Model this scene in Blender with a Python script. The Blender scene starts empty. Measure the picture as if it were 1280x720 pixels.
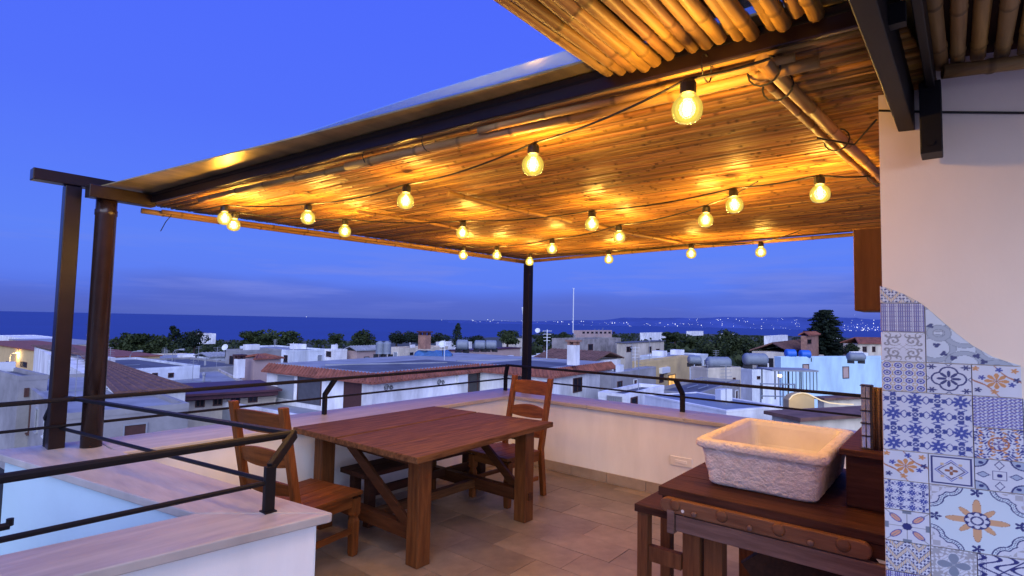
import bpy, math, random
import numpy as np
from mathutils import Vector, Matrix, noise

random.seed(7)
RNG = np.random.default_rng(11)
SC = bpy.context.scene
COL = SC.collection

# ------------------------------------------------------------------ camera
FPX, CXP, CYP, EYE = 685.0, 640.0, 360.0, 1.70
ROLL, PITCH, YAW = math.radians(1.15), math.atan(41 / 685), math.radians(39.3)
F = np.array([math.cos(YAW) * math.cos(PITCH), math.sin(YAW) * math.cos(PITCH), math.sin(PITCH)])
R0 = np.array([math.sin(YAW), -math.cos(YAW), 0.0])
U0 = np.cross(R0, F)
RV = R0 * math.cos(ROLL) + U0 * math.sin(ROLL)
UV = -R0 * math.sin(ROLL) + U0 * math.cos(ROLL)
C0 = np.array([0, 0, EYE])
cam_data = bpy.data.cameras.new('camera')
cam_data.sensor_width = 36.0
cam_data.lens = FPX / 1280 * 36.0
cam_data.clip_start, cam_data.clip_end = 0.05, 90000
cam = bpy.data.objects.new('camera', cam_data)
COL.objects.link(cam)
M = Matrix(((RV[0], UV[0], -F[0], 0), (RV[1], UV[1], -F[1], 0), (RV[2], UV[2], -F[2], EYE), (0, 0, 0, 1)))
cam.matrix_world = M
SC.camera = cam

# ------------------------------------------------------------------ sky (blue hour, afterglow behind the viewer)
SUN_AZ, SUN_EL = math.radians(226), math.radians(28)
world = bpy.data.worlds.new('World'); SC.world = world; world.use_nodes = True
wn, wl = world.node_tree.nodes, world.node_tree.links
wn.clear()
w_out = wn.new('ShaderNodeOutputWorld'); w_bg = wn.new('ShaderNodeBackground')
w_tc = wn.new('ShaderNodeTexCoord'); w_sep = wn.new('ShaderNodeSeparateXYZ')
wl.new(w_tc.outputs['Generated'], w_sep.inputs[0])
w_ramp = wn.new('ShaderNodeValToRGB')
def set_ramp(r, stops):
    el = r.color_ramp.elements
    while len(el) > 1: el.remove(el[-1])
    el[0].position = stops[0][0]; el[0].color = (*stops[0][1], 1)
    for p, c in stops[1:]:
        e = el.new(p); e.color = (*c, 1)
w_map = wn.new('ShaderNodeMapRange'); w_map.inputs['From Min'].default_value = -0.1; w_map.inputs['From Max'].default_value = 0.9
wl.new(w_sep.outputs['Z'], w_map.inputs['Value']); wl.new(w_map.outputs[0], w_ramp.inputs[0])
set_ramp(w_ramp, [(0.0, (.06, .095, .45)), (0.10, (.076, .130, .56)), (0.118, (.082, .150, .69)), (0.16, (.103, .205, .88)), (0.22, (.105, .220, .93)),
                  (0.30, (.095, .195, .95)), (0.42, (.082, .160, .955)), (0.60, (.074, .142, .97)), (1.0, (.060, .118, .90))])
# low cloud banks near the horizon
w_mp = wn.new('ShaderNodeMapping'); w_mp.inputs['Scale'].default_value = (2.2, 2.2, 26)
wl.new(w_tc.outputs['Generated'], w_mp.inputs[0])
w_nz = wn.new('ShaderNodeTexNoise'); w_nz.inputs['Scale'].default_value = 1.6; w_nz.inputs['Detail'].default_value = 5
w_nz.inputs['Roughness'].default_value = .55
wl.new(w_mp.outputs[0], w_nz.inputs['Vector'])
w_cr = wn.new('ShaderNodeValToRGB'); set_ramp(w_cr, [(0.50, (0, 0, 0)), (0.66, (1, 1, 1))])
wl.new(w_nz.outputs['Fac'], w_cr.inputs[0])
w_band = wn.new('ShaderNodeValToRGB')
set_ramp(w_band, [(0.0, (0, 0, 0)), (0.115, (.12, .12, .12)), (0.15, (.55, .55, .55)), (0.18, (.45, .45, .45)), (0.23, (.04, .04, .04)), (0.4, (0, 0, 0))])
wl.new(w_map.outputs[0], w_band.inputs[0])
w_mul = wn.new('ShaderNodeMath'); w_mul.operation = 'MULTIPLY'
wl.new(w_cr.outputs[0], w_mul.inputs[0]); wl.new(w_band.outputs[0], w_mul.inputs[1])
w_cl = wn.new('ShaderNodeMix'); w_cl.data_type = 'RGBA'; w_cl.inputs['B'].default_value = (.20, .255, .76, 1)
wl.new(w_mul.outputs[0], w_cl.inputs['Factor'])
# physical sky adds the faint afterglow of a sun just below the horizon
w_sky = wn.new('ShaderNodeTexSky'); w_sky.sky_type = 'NISHITA'; w_sky.sun_disc = False
w_sky.sun_elevation = math.radians(0.5); w_sky.sun_rotation = math.pi / 2 - SUN_AZ
w_sky.air_density = 1.0; w_sky.dust_density = 1.0; w_sky.ozone_density = 2.0
w_add = wn.new('ShaderNodeMix'); w_add.data_type = 'RGBA'; w_add.blend_type = 'ADD'; w_add.inputs['Factor'].default_value = 0.012
w_n2 = wn.new('ShaderNodeTexNoise'); w_n2.inputs['Scale'].default_value = 1.1; w_n2.inputs['Detail'].default_value = 4
w_m2 = wn.new('ShaderNodeMapping'); w_m2.inputs['Scale'].default_value = (2.0, 2.0, 9)
wl.new(w_tc.outputs['Generated'], w_m2.inputs[0]); wl.new(w_m2.outputs[0], w_n2.inputs['Vector'])
w_s2 = wn.new('ShaderNodeMath'); w_s2.operation = 'MULTIPLY_ADD'; w_s2.inputs[1].default_value = -.155
wl.new(w_n2.outputs['Fac'], w_s2.inputs[0]); wl.new(w_map.outputs[0], w_s2.inputs[2])
w_r2 = wn.new('ShaderNodeValToRGB'); set_ramp(w_r2, [(0.0, (.7, .7, .7)), (0.05, (.55, .55, .55)), (0.085, (0, 0, 0))])
wl.new(w_s2.outputs[0], w_r2.inputs[0])
w_bank = wn.new('ShaderNodeMix'); w_bank.data_type = 'RGBA'; w_bank.inputs['B'].default_value = (.090, .128, .50, 1)
wl.new(w_r2.outputs[0], w_bank.inputs['Factor']); wl.new(w_ramp.outputs[0], w_bank.inputs['A']); wl.new(w_bank.outputs['Result'], w_cl.inputs['A'])
wl.new(w_cl.outputs['Result'], w_add.inputs['A']); wl.new(w_sky.outputs[0], w_add.inputs['B'])
wl.new(w_add.outputs['Result'], w_bg.inputs['Color']); w_bg.inputs['Strength'].default_value = 1.0
wl.new(w_bg.outputs[0], w_out.inputs[0])

# afterglow of the set sun: one broad, weak sun lamp from behind the viewer
sun_d = bpy.data.lights.new('afterglow_sun', 'SUN'); sun_d.energy = 3.6; sun_d.angle = math.radians(70)
sun_d.color = (.78, .855, 1.0)
sun = bpy.data.objects.new('afterglow_sun', sun_d); COL.objects.link(sun)
sv = Vector((math.cos(SUN_AZ) * math.cos(SUN_EL), math.sin(SUN_AZ) * math.cos(SUN_EL), math.sin(SUN_EL)))
sun.rotation_euler = sv.to_track_quat('Z', 'Y').to_euler()

vs = SC.view_settings
vs.view_transform = 'Standard'; vs.look = 'None'; vs.exposure = 0.0; vs.gamma = 1.0; vs.use_curve_mapping = False
try:
    SC.cycles.use_denoising = True
    SC.cycles.max_bounces = 7; SC.cycles.diffuse_bounces = 4; SC.cycles.transparent_max_bounces = 12
    SC.cycles.sample_clamp_indirect = 4.0
    SC.cycles.use_light_tree = True
except Exception:
    pass

# ------------------------------------------------------------------ survey helpers: from a sighted direction to a place
def ray(x, y):
    d = F * FPX + RV * (x - CXP) - UV * (y - CYP)
    return d / np.linalg.norm(d)
def at_depth(x, y, Z):
    d = ray(x, y); return C0 + d * (Z / (d @ F))
def at_plane(x, y, p, n):
    d = ray(x, y); return C0 + d * (((np.array(p) - C0) @ n) / (d @ n))
def at_z(x, y, z):
    return at_plane(x, y, (0, 0, z), np.array([0, 0, 1.0]))
def reach(P, d, x):
    n = np.cross(ray(x, 0), ray(x, 720)); d = np.array(d, float)
    return -(n @ (np.array(P) - C0)) / (n @ d)

# ------------------------------------------------------------------ materials
MATS = {}
def srgb(r, g, b):
    f = lambda c: (c / 255 / 12.92) if c / 255 <= .04045 else ((c / 255 + .055) / 1.055) ** 2.4
    return (f(r), f(g), f(b))
def mat(name, col, rough=.6, var=.25, scale=6.0, metal=0.0, bump=0.0, bscale=None, stretch=(1, 1, 1), col2=None, spec=.5, detail=5, attr=None, island=0.0, coat=0.0):
    if name in MATS: return MATS[name]
    m = bpy.data.materials.new(name); m.use_nodes = True
    n, l = m.node_tree.nodes, m.node_tree.links
    p = n['Principled BSDF']; p.inputs['Roughness'].default_value = rough; p.inputs['Metallic'].default_value = metal
    p.inputs['Specular IOR Level'].default_value = spec
    p.inputs['Coat Weight'].default_value = coat
    tc = n.new('ShaderNodeTexCoord'); mp = n.new('ShaderNodeMapping'); mp.inputs['Scale'].default_value = stretch
    l.new(tc.outputs['Object'], mp.inputs[0])
    nz = n.new('ShaderNodeTexNoise'); nz.inputs['Scale'].default_value = scale; nz.inputs['Detail'].default_value = detail
    nz.inputs['Roughness'].default_value = .62
    l.new(mp.outputs[0], nz.inputs['Vector'])
    rp = n.new('ShaderNodeValToRGB')
    c2 = col2 or tuple(max(0, c * (1 - var)) for c in col)
    c1 = tuple(min(1, c * (1 + var * .6)) for c in col) if col2 is None else col
    set_ramp(rp, [(.3, c2), (.7, c1)])
    l.new(nz.outputs['Fac'], rp.inputs[0])
    out = rp.outputs[0]
    if attr:
        at = n.new('ShaderNodeAttribute'); at.attribute_name = attr
        mx = n.new('ShaderNodeMix'); mx.data_type = 'RGBA'; mx.blend_type = 'MULTIPLY'; mx.inputs['Factor'].default_value = 1
        l.new(out, mx.inputs['A']); l.new(at.outputs['Color'], mx.inputs['B']); out = mx.outputs['Result']
    if island:
        oi = n.new('ShaderNodeObjectInfo'); mr = n.new('ShaderNodeMapRange')
        mr.inputs['To Min'].default_value = 1 - island; mr.inputs['To Max'].default_value = 1 + island * .5
        l.new(oi.outputs['Random'], mr.inputs['Value'])
        mx = n.new('ShaderNodeMix'); mx.data_type = 'RGBA'; mx.blend_type = 'MULTIPLY'; mx.inputs['Factor'].default_value = 1
        l.new(out, mx.inputs['A']); l.new(mr.outputs[0], mx.inputs['B']); out = mx.outputs['Result']
    l.new(out, p.inputs['Base Color'])
    if bump:
        b = n.new('ShaderNodeBump'); b.inputs['Strength'].default_value = bump; b.inputs['Distance'].default_value = .02
        n2 = n.new('ShaderNodeTexNoise'); n2.inputs['Scale'].default_value = bscale or scale * 3; n2.inputs['Detail'].default_value = 6
        l.new(mp.outputs[0], n2.inputs['Vector']); l.new(n2.outputs['Fac'], b.inputs['Height']); l.new(b.outputs[0], p.inputs['Normal'])
    MATS[name] = m
    return m
def glow(name, col, strength):
    if name in MATS: return MATS[name]
    m = bpy.data.materials.new(name); m.use_nodes = True
    n, l = m.node_tree.nodes, m.node_tree.links
    n.clear(); o = n.new('ShaderNodeOutputMaterial'); e = n.new('ShaderNodeEmission')
    e.inputs[0].default_value = (*col, 1); e.inputs[1].default_value = strength; l.new(e.outputs[0], o.inputs[0])
    MATS[name] = m; return m
def wood(name, c1, c2, axis='x', rough=.42, island=.18, spec=.16, bump=.12):
    st = {'x': (1.2, 14, 14), 'y': (14, 1.2, 14), 'z': (14, 14, 1.2)}[axis]
    return mat(name, c1, rough + .12, scale=2.6, stretch=st, col2=c2, bump=bump, bscale=5, detail=7, island=island, spec=spec)

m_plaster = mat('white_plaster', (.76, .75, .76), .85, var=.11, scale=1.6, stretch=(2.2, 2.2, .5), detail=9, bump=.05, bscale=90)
m_plaster_wall = mat('warm_lit_plaster', (.95, .79, .62), .85, var=.07, scale=1.8, stretch=(1, 1, .5), bump=.05, bscale=90)  # white house wall; warm lamp light is put into its base colour
m_plaster_in = mat('stairwell_plaster', (.46, .62, .72), .85, var=.06, scale=1.5, bump=.04, bscale=60)  # white plaster with the blue sky light put into its base colour
m_trav = mat('travertine', (.45, .41, .385), .42, scale=2.2, stretch=(1, 9, 1), col2=(.32, .285, .27), bump=.03, bscale=25, island=.06)
m_trav_x = mat('travertine_x', (.45, .41, .385), .42, scale=2.2, stretch=(1.2, 9, 1), col2=(.32, .285, .27), bump=.03, bscale=25, island=.06)
m_trav_y = mat('travertine_y', (.45, .41, .385), .42, scale=2.2, stretch=(9, 1.2, 1), col2=(.32, .285, .27), bump=.03, bscale=25, island=.06)
m_floor = mat('floor_stone', (.30, .235, .185), .45, scale=3.2, col2=(.145, .108, .085), bump=.06, bscale=14, island=.22, detail=8)
m_grout = mat('grout', (.16, .12, .10), .9, var=.2)
m_skirt = mat('skirting_stone', (.36, .29, .23), .5, scale=5, col2=(.25, .19, .15), bump=.05, island=.12)
m_black = mat('black_steel', (.008, .007, .008), .5, var=.2, scale=20, spec=.2)
m_brown = mat('brown_steel', (.016, .008, .007), .28, var=.25, scale=8, spec=.28)
m_brown_pipe = mat('brown_pipe', (.028, .015, .013), .25, var=.25, scale=8, spec=.45)
m_sheet = mat('roof_sheet', (.60, .46, .20), .36, var=.35, scale=2.4, metal=.6, stretch=(1, 3, 1), bump=.10, bscale=3)
m_poly = bpy.data.materials.new('polycarbonate'); m_poly.use_nodes = True
_n, _l = m_poly.node_tree.nodes, m_poly.node_tree.links
_n['Principled BSDF'].inputs['Base Color'].default_value = (.35, .62, .9, 1); _n['Principled BSDF'].inputs['Roughness'].default_value = .2
_t = _n.new('ShaderNodeBsdfTransparent'); _m = _n.new('ShaderNodeMixShader'); _m.inputs[0].default_value = .35
_l.new(_t.outputs[0], _m.inputs[1]); _l.new(_n['Principled BSDF'].outputs[0], _m.inputs[2]); _l.new(_m.outputs[0], _n['Material Output'].inputs[0])
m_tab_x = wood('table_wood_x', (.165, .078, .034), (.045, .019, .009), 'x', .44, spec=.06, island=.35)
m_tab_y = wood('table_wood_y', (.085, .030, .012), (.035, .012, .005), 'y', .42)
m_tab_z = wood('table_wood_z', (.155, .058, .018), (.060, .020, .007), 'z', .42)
m_ch_x = wood('chair_wood_x', (.20, .068, .018), (.080, .025, .008), 'x', .36)
m_ch_y = wood('chair_wood_y', (.20, .068, .018), (.080, .025, .008), 'y', .36)
m_ch_z = wood('chair_wood_z', (.20, .068, .018), (.080, .025, .008), 'z', .36)
m_dark_x = wood('dark_wood_x', (.060, .022, .012), (.026, .010, .006), 'x', .5)
m_sb_y = wood('workbench_wood_y', (.085, .035, .022), (.030, .012, .008), 'y', .5, spec=.08)
m_sb_z = wood('workbench_wood_z', (.17, .065, .025), (.075, .026, .011), 'z', .5)
m_sb_g = wood('workbench_worn_y', (.23, .145, .125), (.11, .062, .052), 'y', .65)
m_sb_l = wood('workbench_rail_y', (.20, .095, .050), (.10, .042, .022), 'y', .45)
m_cab = wood('cabinet_wood_z', (.12, .055, .022), (.075, .03, .012), 'z', .5)
m_sink = mat('rough_limestone', (.84, .77, .70), .85, scale=14, col2=(.66, .57, .50), bump=.8, bscale=60, stretch=(1, 1, 1.2), detail=8)
m_sink_in = mat('smooth_limestone', (.74, .70, .64), .6, scale=4, col2=(.60, .55, .49), bump=.04)
m_bulb_sock = mat('socket_plastic', (.010, .010, .010), .45, var=.2)
m_cord = mat('cord_rubber', (.008, .008, .008), .6, var=.2)
m_outlet = mat('outlet_plastic', (.72, .70, .68), .35, var=.03)

def bamboo_mat(name, c1, c2, axis, island=.25, rough=.48, attr='Col', spec=.25):
    st = {'x': (.8, 10, 10), 'y': (10, .8, 10)}[axis]
    return mat(name, c1, rough, scale=3.0, stretch=st, col2=c2, island=island, bump=.05, bscale=6, attr=attr, detail=7, spec=spec)
m_cane_x = bamboo_mat('bamboo_cane_x', (.46, .28, .10), (.20, .105, .035), 'x')
m_cane_y = bamboo_mat('bamboo_cane_y', (.46, .28, .10), (.20, .105, .035), 'y')
m_reed = bamboo_mat('reed_y', (.53, .30, .078), (.23, .105, .025), 'y', island=0, rough=.42, attr='Col', spec=.30)

# town
m_wh = mat('town_white', (.84, .82, .82), .9, var=.42, scale=.55, stretch=(1, 1, .35), bump=.03, bscale=3, detail=8)
m_skb = mat('sky_blue_paint', (.50, .70, .84), .9, var=.25, scale=.5, stretch=(1, 1, .35), detail=8)
m_whb = mat('town_blue_white', (.68, .72, .77), .9, var=.42, scale=.55, stretch=(1, 1, .35), detail=8)
m_cream = mat('town_cream', (.60, .53, .43), .9, var=.42, scale=.55, stretch=(1, 1, .35), detail=8)
m_yel = mat('town_ochre', (.58, .42, .20), .9, var=.2, scale=.4, detail=8)
m_gry = mat('town_grey', (.30, .29, .30), .9, var=.35, scale=.5, detail=8)
m_stone = mat('town_old_stone', (.30, .27, .26), .95, var=.5, scale=.7, bump=.4, bscale=3, detail=9)
m_pinkb = mat('town_pink', (.46, .33, .30), .9, var=.2, scale=.3, detail=8)
m_brick = mat('town_brick', (.33, .17, .12), .9, var=.4, scale=1.6, detail=8)
m_tile = mat('terracotta_roof', (.26, .085, .055), .85, var=.5, scale=1.6, detail=9, bump=.2, bscale=5)
m_tile_b = mat('old_brown_roof', (.17, .085, .065), .9, var=.5, scale=1.2, detail=9, bump=.2, bscale=5)
m_maroon = mat('maroon_sheet', (.075, .022, .032), .5, var=.3, scale=1.0)
m_tar = mat('roof_felt', (.105, .11, .14), .8, var=.35, scale=.5, detail=8)
m_slab = mat('roof_slab', (.30, .31, .34), .85, var=.3, scale=.5, detail=8)
m_win = mat('window_glass', (.020, .018, .022), .12, var=.3, scale=2)
m_frame = mat('window_wood', (.075, .028, .022), .6, var=.2)
m_shut = mat('shutter_grey', (.28, .30, .34), .7, var=.12, scale=3, stretch=(1, 1, 6))
m_doord = mat('door_grey', (.085, .085, .10), .6, var=.2, scale=3)
m_iron = mat('wrought_iron', (.030, .028, .03), .6, var=.2)
m_tank = mat('tank_grey', (.20, .23, .28), .55, var=.15, scale=2)
m_tank_b = mat('tank_blue', (.02, .13, .55), .45, var=.1, scale=2)
m_tarp = mat('blue_tarp', (.05, .14, .33), .6, var=.4, scale=2, bump=.4, bscale=4)
m_ac = mat('appliance_white', (.68, .70, .72), .5, var=.05)
m_lit = glow('lit_window', (1.0, .55, .18), 1.1)
m_led = glow('led_strip', (1.0, .82, .62), 1.0)
m_lamp = glow('street_lamp_glow', (1.0, .62, .22), 9.0)
m_far = glow('coast_light', (.85, .88, 1.0), 2.2)
m_leaf = mat('foliage', (.052, .070, .024), .7, scale=.6, col2=(.018, .030, .012), island=.25, detail=6, spec=.2)
m_leaf2 = mat('pine_foliage', (.030, .046, .026), .75, scale=.6, col2=(.012, .022, .014), island=.2, detail=6, spec=.2)
m_trunk = mat('bark', (.07, .048, .035), .9, var=.3, scale=3)
m_ground = mat('town_ground', (.060, .058, .056), .95, scale=.02, col2=(.026, .036, .022), detail=10)
m_sea = mat('sea_water', (.018, .042, .19), .5, var=.12, scale=.002, stretch=(1, 1, 1), bump=.06, bscale=.03, spec=.25)
m_hill = mat('hill', (.070, .110, .32), 1.0, var=.25, scale=.0012, detail=8, spec=0)  # blue of the distance haze is painted into the hill colour

# ------------------------------------------------------------------ mesh builder
class MB:
    def __init__(s): s.v = []; s.f = []; s.c = []; s.col = None
    def add(s, vs_, fs):
        b = len(s.v); s.v += [tuple(map(float, q)) for q in vs_]; s.f += [tuple(i + b for i in q) for q in fs]
        if s.col is not None: s.c += [s.col] * len(vs_)
        return s
    def box(s, a, b):
        x0, y0, z0 = a; x1, y1, z1 = b
        return s.add([(x0, y0, z0), (x1, y0, z0), (x1, y1, z0), (x0, y1, z0), (x0, y0, z1), (x1, y0, z1), (x1, y1, z1), (x0, y1, z1)],
                     [(0, 3, 2, 1), (4, 5, 6, 7), (0, 1, 5, 4), (1, 2, 6, 5), (2, 3, 7, 6), (3, 0, 4, 7)])
    def obox(s, P, u, v, lu, lv, z0, z1, u0=0, v0=0):
        u = np.array([u[0], u[1], 0.]); v = np.array([v[0], v[1], 0.]); P = np.array([P[0], P[1], 0.])
        q = [P + u * (u0 + a) + v * (v0 + b) for a, b in ((0, 0), (lu, 0), (lu, lv), (0, lv))]
        return s.prism([(k[0], k[1]) for k in q], z0, z1)
    def prism(s, poly, z0, z1):
        n = len(poly)
        ar = sum(poly[i][0] * poly[(i + 1) % n][1] - poly[(i + 1) % n][0] * poly[i][1] for i in range(n))
        if ar < 0: poly = poly[::-1]
        return s.add([(x, y, z0) for x, y in poly] + [(x, y, z1) for x, y in poly],
                     [tuple(range(n - 1, -1, -1)), tuple(range(n, 2 * n))] + [(i, (i + 1) % n, n + (i + 1) % n, n + i) for i in range(n)])
    def tube(s, pts, r, n=8, cap=True, up=(0, 0, 1)):
        pts = [np.array(p, float) for p in pts]; k = len(pts)
        rr = r if hasattr(r, '__len__') else [r] * k
        vs_, fs = [], []
        for i, p in enumerate(pts):
            t = pts[min(i + 1, k - 1)] - pts[max(i - 1, 0)]; t = t / (np.linalg.norm(t) + 1e-9)
            a = np.array(up, float)
            if abs(t @ a) > .95: a = np.array([1., 0, 0])
            e1 = np.cross(t, a); e1 /= np.linalg.norm(e1); e2 = np.cross(e1, t)
            for j in range(n):
                th = 2 * math.pi * (j + .5) / n
                vs_.append(p + rr[i] * (math.cos(th) * e1 + math.sin(th) * e2))
        for i in range(k - 1):
            for j in range(n):
                a, b = i * n + j, i * n + (j + 1) % n
                fs.append((a, a + n, b + n, b))
        if cap: fs.append(tuple(range(n))); fs.append(tuple(range(k * n - 1, (k - 1) * n - 1, -1)))
        return s.add(vs_, fs)
    def bar(s, a, b, w, h):           # rectangular bar between two points
        a, b = np.array(a, float), np.array(b, float); t = (b - a) / np.linalg.norm(b - a)
        up = np.array([0, 0, 1.]) if abs(t[2]) < .9 else np.array([1., 0, 0])
        e1 = np.cross(t, up); e1 /= np.linalg.norm(e1); e2 = np.cross(e1, t)
        q = [(-w / 2, -h / 2), (w / 2, -h / 2), (w / 2, h / 2), (-w / 2, h / 2)]
        vs_ = [a + x * e1 + y * e2 for x, y in q] + [b + x * e1 + y * e2 for x, y in q]
        return s.add(vs_, [(3, 2, 1, 0), (4, 5, 6, 7), (0, 1, 5, 4), (1, 2, 6, 5), (2, 3, 7, 6), (3, 0, 4, 7)])
    def lathe(s, c, prof, n=14):
        vs_, fs = [], []
        for r, z in prof:
            for j in range(n):
                th = 2 * math.pi * j / n; vs_.append((c[0] + r * math.cos(th), c[1] + r * math.sin(th), c[2] + z))
        for i in range(len(prof) - 1):
            for j in range(n):
                a, b = i * n + j, i * n + (j + 1) % n
                fs.append((a, b, b + n, a + n))
        fs.append(tuple(range(n - 1, -1, -1))); k = (len(prof) - 1) * n; fs.append(tuple(range(k, k + n)))
        return s.add(vs_, fs)
    def mesh(s, name, off=(0, 0, 0), smooth=False):
        me = bpy.data.meshes.new(name)
        o = np.array(off, float)
        me.from_pydata([tuple(np.array(q) - o) for q in s.v], [], s.f)
        if s.c and len(s.c) == len(s.v):
            at = me.color_attributes.new('Col', 'FLOAT_COLOR', 'POINT')
            at.data.foreach_set('color', np.array([(*c, 1) for c in s.c], np.float32).ravel())
        if smooth:
            me.polygons.foreach_set('use_smooth', [True] * len(me.polygons))
        me.update()
        return me
    def build(s, name, m, parent=None, smooth=False, bevel=0, local=False, seg=2):
        off = (0, 0, 0)
        if parent is not None and not local:
            r = parent
            while r.parent is not None: r = r.parent
            off = r.location
        me = s.mesh(name, off, smooth)
        if m: me.materials.append(m)
        o = bpy.data.objects.new(name, me); COL.objects.link(o)
        if parent is not None: o.parent = parent
        if bevel:
            b = o.modifiers.new('bevel', 'BEVEL'); b.width = bevel; b.segments = seg; b.limit_method = 'ANGLE'
        return o
def thing(name, label, cat, loc=(0, 0, 0), rz=0, group=None):
    o = bpy.data.objects.new(name, None); COL.objects.link(o); o.empty_display_size = .1
    o.location = loc; o.rotation_euler = (0, 0, rz); o['label'] = label; o['category'] = cat
    if group: o['group'] = group
    return o
def tag(o, label, cat, group=None):
    o['label'] = label; o['category'] = cat
    if group: o['group'] = group
    return o
def struct(o): o['kind'] = 'structure'; return o
def copy_tree(o, parent=None):
    c = o.copy(); COL.objects.link(c); c.parent = parent
    for ch in o.children: copy_tree(ch, c)
    return c

# ================================================================== LAND, SEA, FAR COAST
SEA_Z = -57.0
def shore(az_px):      # distance to the shore by viewing direction
    t = min(1, max(0, (az_px - 420) / 420)); return 1450 + 2300 * t * t
def land_z(x, y):
    d = math.hypot(x, y)
    fx = x * F[0] + y * F[1]; rx = x * R0[0] + y * R0[1]
    px = CXP + FPX * rx / max(fx, 1) if fx > 1 else (0 if rx < 0 else 1280)
    D = shore(px); t = d / D
    if t <= 1: return -9.6 - 47 * t ** .9 + 1.5 * noise.noise(Vector((x * .01, y * .01, 0))) * min(1, d / 200)
    return -56.6 - (t - 1) * 120
g = MB(); NR, NA = 60, 96
rad = [0] + [6 * (9000 / 6) ** (i / (NR - 1)) for i in range(NR)]
for r in rad:
    for j in range(NA):
        th = 2 * math.pi * j / NA; x, y = r * math.cos(th), r * math.sin(th)
        g.v.append((x, y, land_z(x, y)))
for i in range(len(rad) - 1):
    for j in range(NA):
        a, b = i * NA + j, i * NA + (j + 1) % NA; g.f.append((a, a + NA, b + NA, b))
struct(g.build('ground', m_ground, smooth=True))
s_ = MB(); n = 64
for r in (0, 400, 2000, 8000, 30000, 80000):
    for j in range(n): th = 2 * math.pi * j / n; s_.v.append((r * math.cos(th), r * math.sin(th), SEA_Z))
for i in range(5):
    for j in range(n):
        a, b = i * n + j, i * n + (j + 1) % n; s_.f.append((a, a + n, b + n, b))
struct(s_.build('sea', m_sea))
# far shore across the bay
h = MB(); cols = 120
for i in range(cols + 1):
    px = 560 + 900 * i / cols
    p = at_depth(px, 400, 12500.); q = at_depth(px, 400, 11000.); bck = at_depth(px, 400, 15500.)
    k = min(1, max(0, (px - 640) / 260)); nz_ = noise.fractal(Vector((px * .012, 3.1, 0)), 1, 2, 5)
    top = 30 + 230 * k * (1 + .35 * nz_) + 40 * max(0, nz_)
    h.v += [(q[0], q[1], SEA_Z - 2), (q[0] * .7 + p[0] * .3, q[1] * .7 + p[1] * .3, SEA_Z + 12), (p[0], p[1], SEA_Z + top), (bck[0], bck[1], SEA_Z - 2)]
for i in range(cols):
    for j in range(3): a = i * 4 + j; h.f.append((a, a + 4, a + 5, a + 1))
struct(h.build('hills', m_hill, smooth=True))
# scattered lights of the far shore
fl = MB()
def dot(p, r):
    x, y, z = p
    fl.add([(x + r, y, z), (x - r, y, z), (x, y + r, z), (x, y - r, z), (x, y, z + r), (x, y, z - r)],
           [(0, 2, 4), (2, 1, 4), (1, 3, 4), (3, 0, 4), (2, 0, 5), (1, 2, 5), (3, 1, 5), (0, 3, 5)])
for i in range(95):
    px = random.uniform(590, 905); py = 401 + .02 * (px - 640) + random.choice([1, 2, 2.5, 3, 5, 9]) * random.uniform(.6, 1.2) - 2
    dot(at_depth(px, py, 10900), random.choice([3, 4, 5, 7, 9]))
for i in range(70):
    px = random.uniform(860, 1000); py = random.uniform(398, 416); dot(at_depth(px, py, 10300), random.choice([2.5, 3, 4, 6]))
for i in range(120):
    px = random.gauss(1078, 26); py = random.gauss(411, 5); dot(at_depth(px, py, 10100), random.choice([2.5, 3, 4, 6, 8]))
for px, py, r in ((438, 406, 11), (383, 396, 6), (600, 402, 6), (552, 400, 5)): dot(at_depth(px, py, 10500), r)
o = fl.build('shore_lights', m_far); tag(o, 'scattered white lights of towns along the far shore', 'lights'); o['kind'] = 'stuff'

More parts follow.
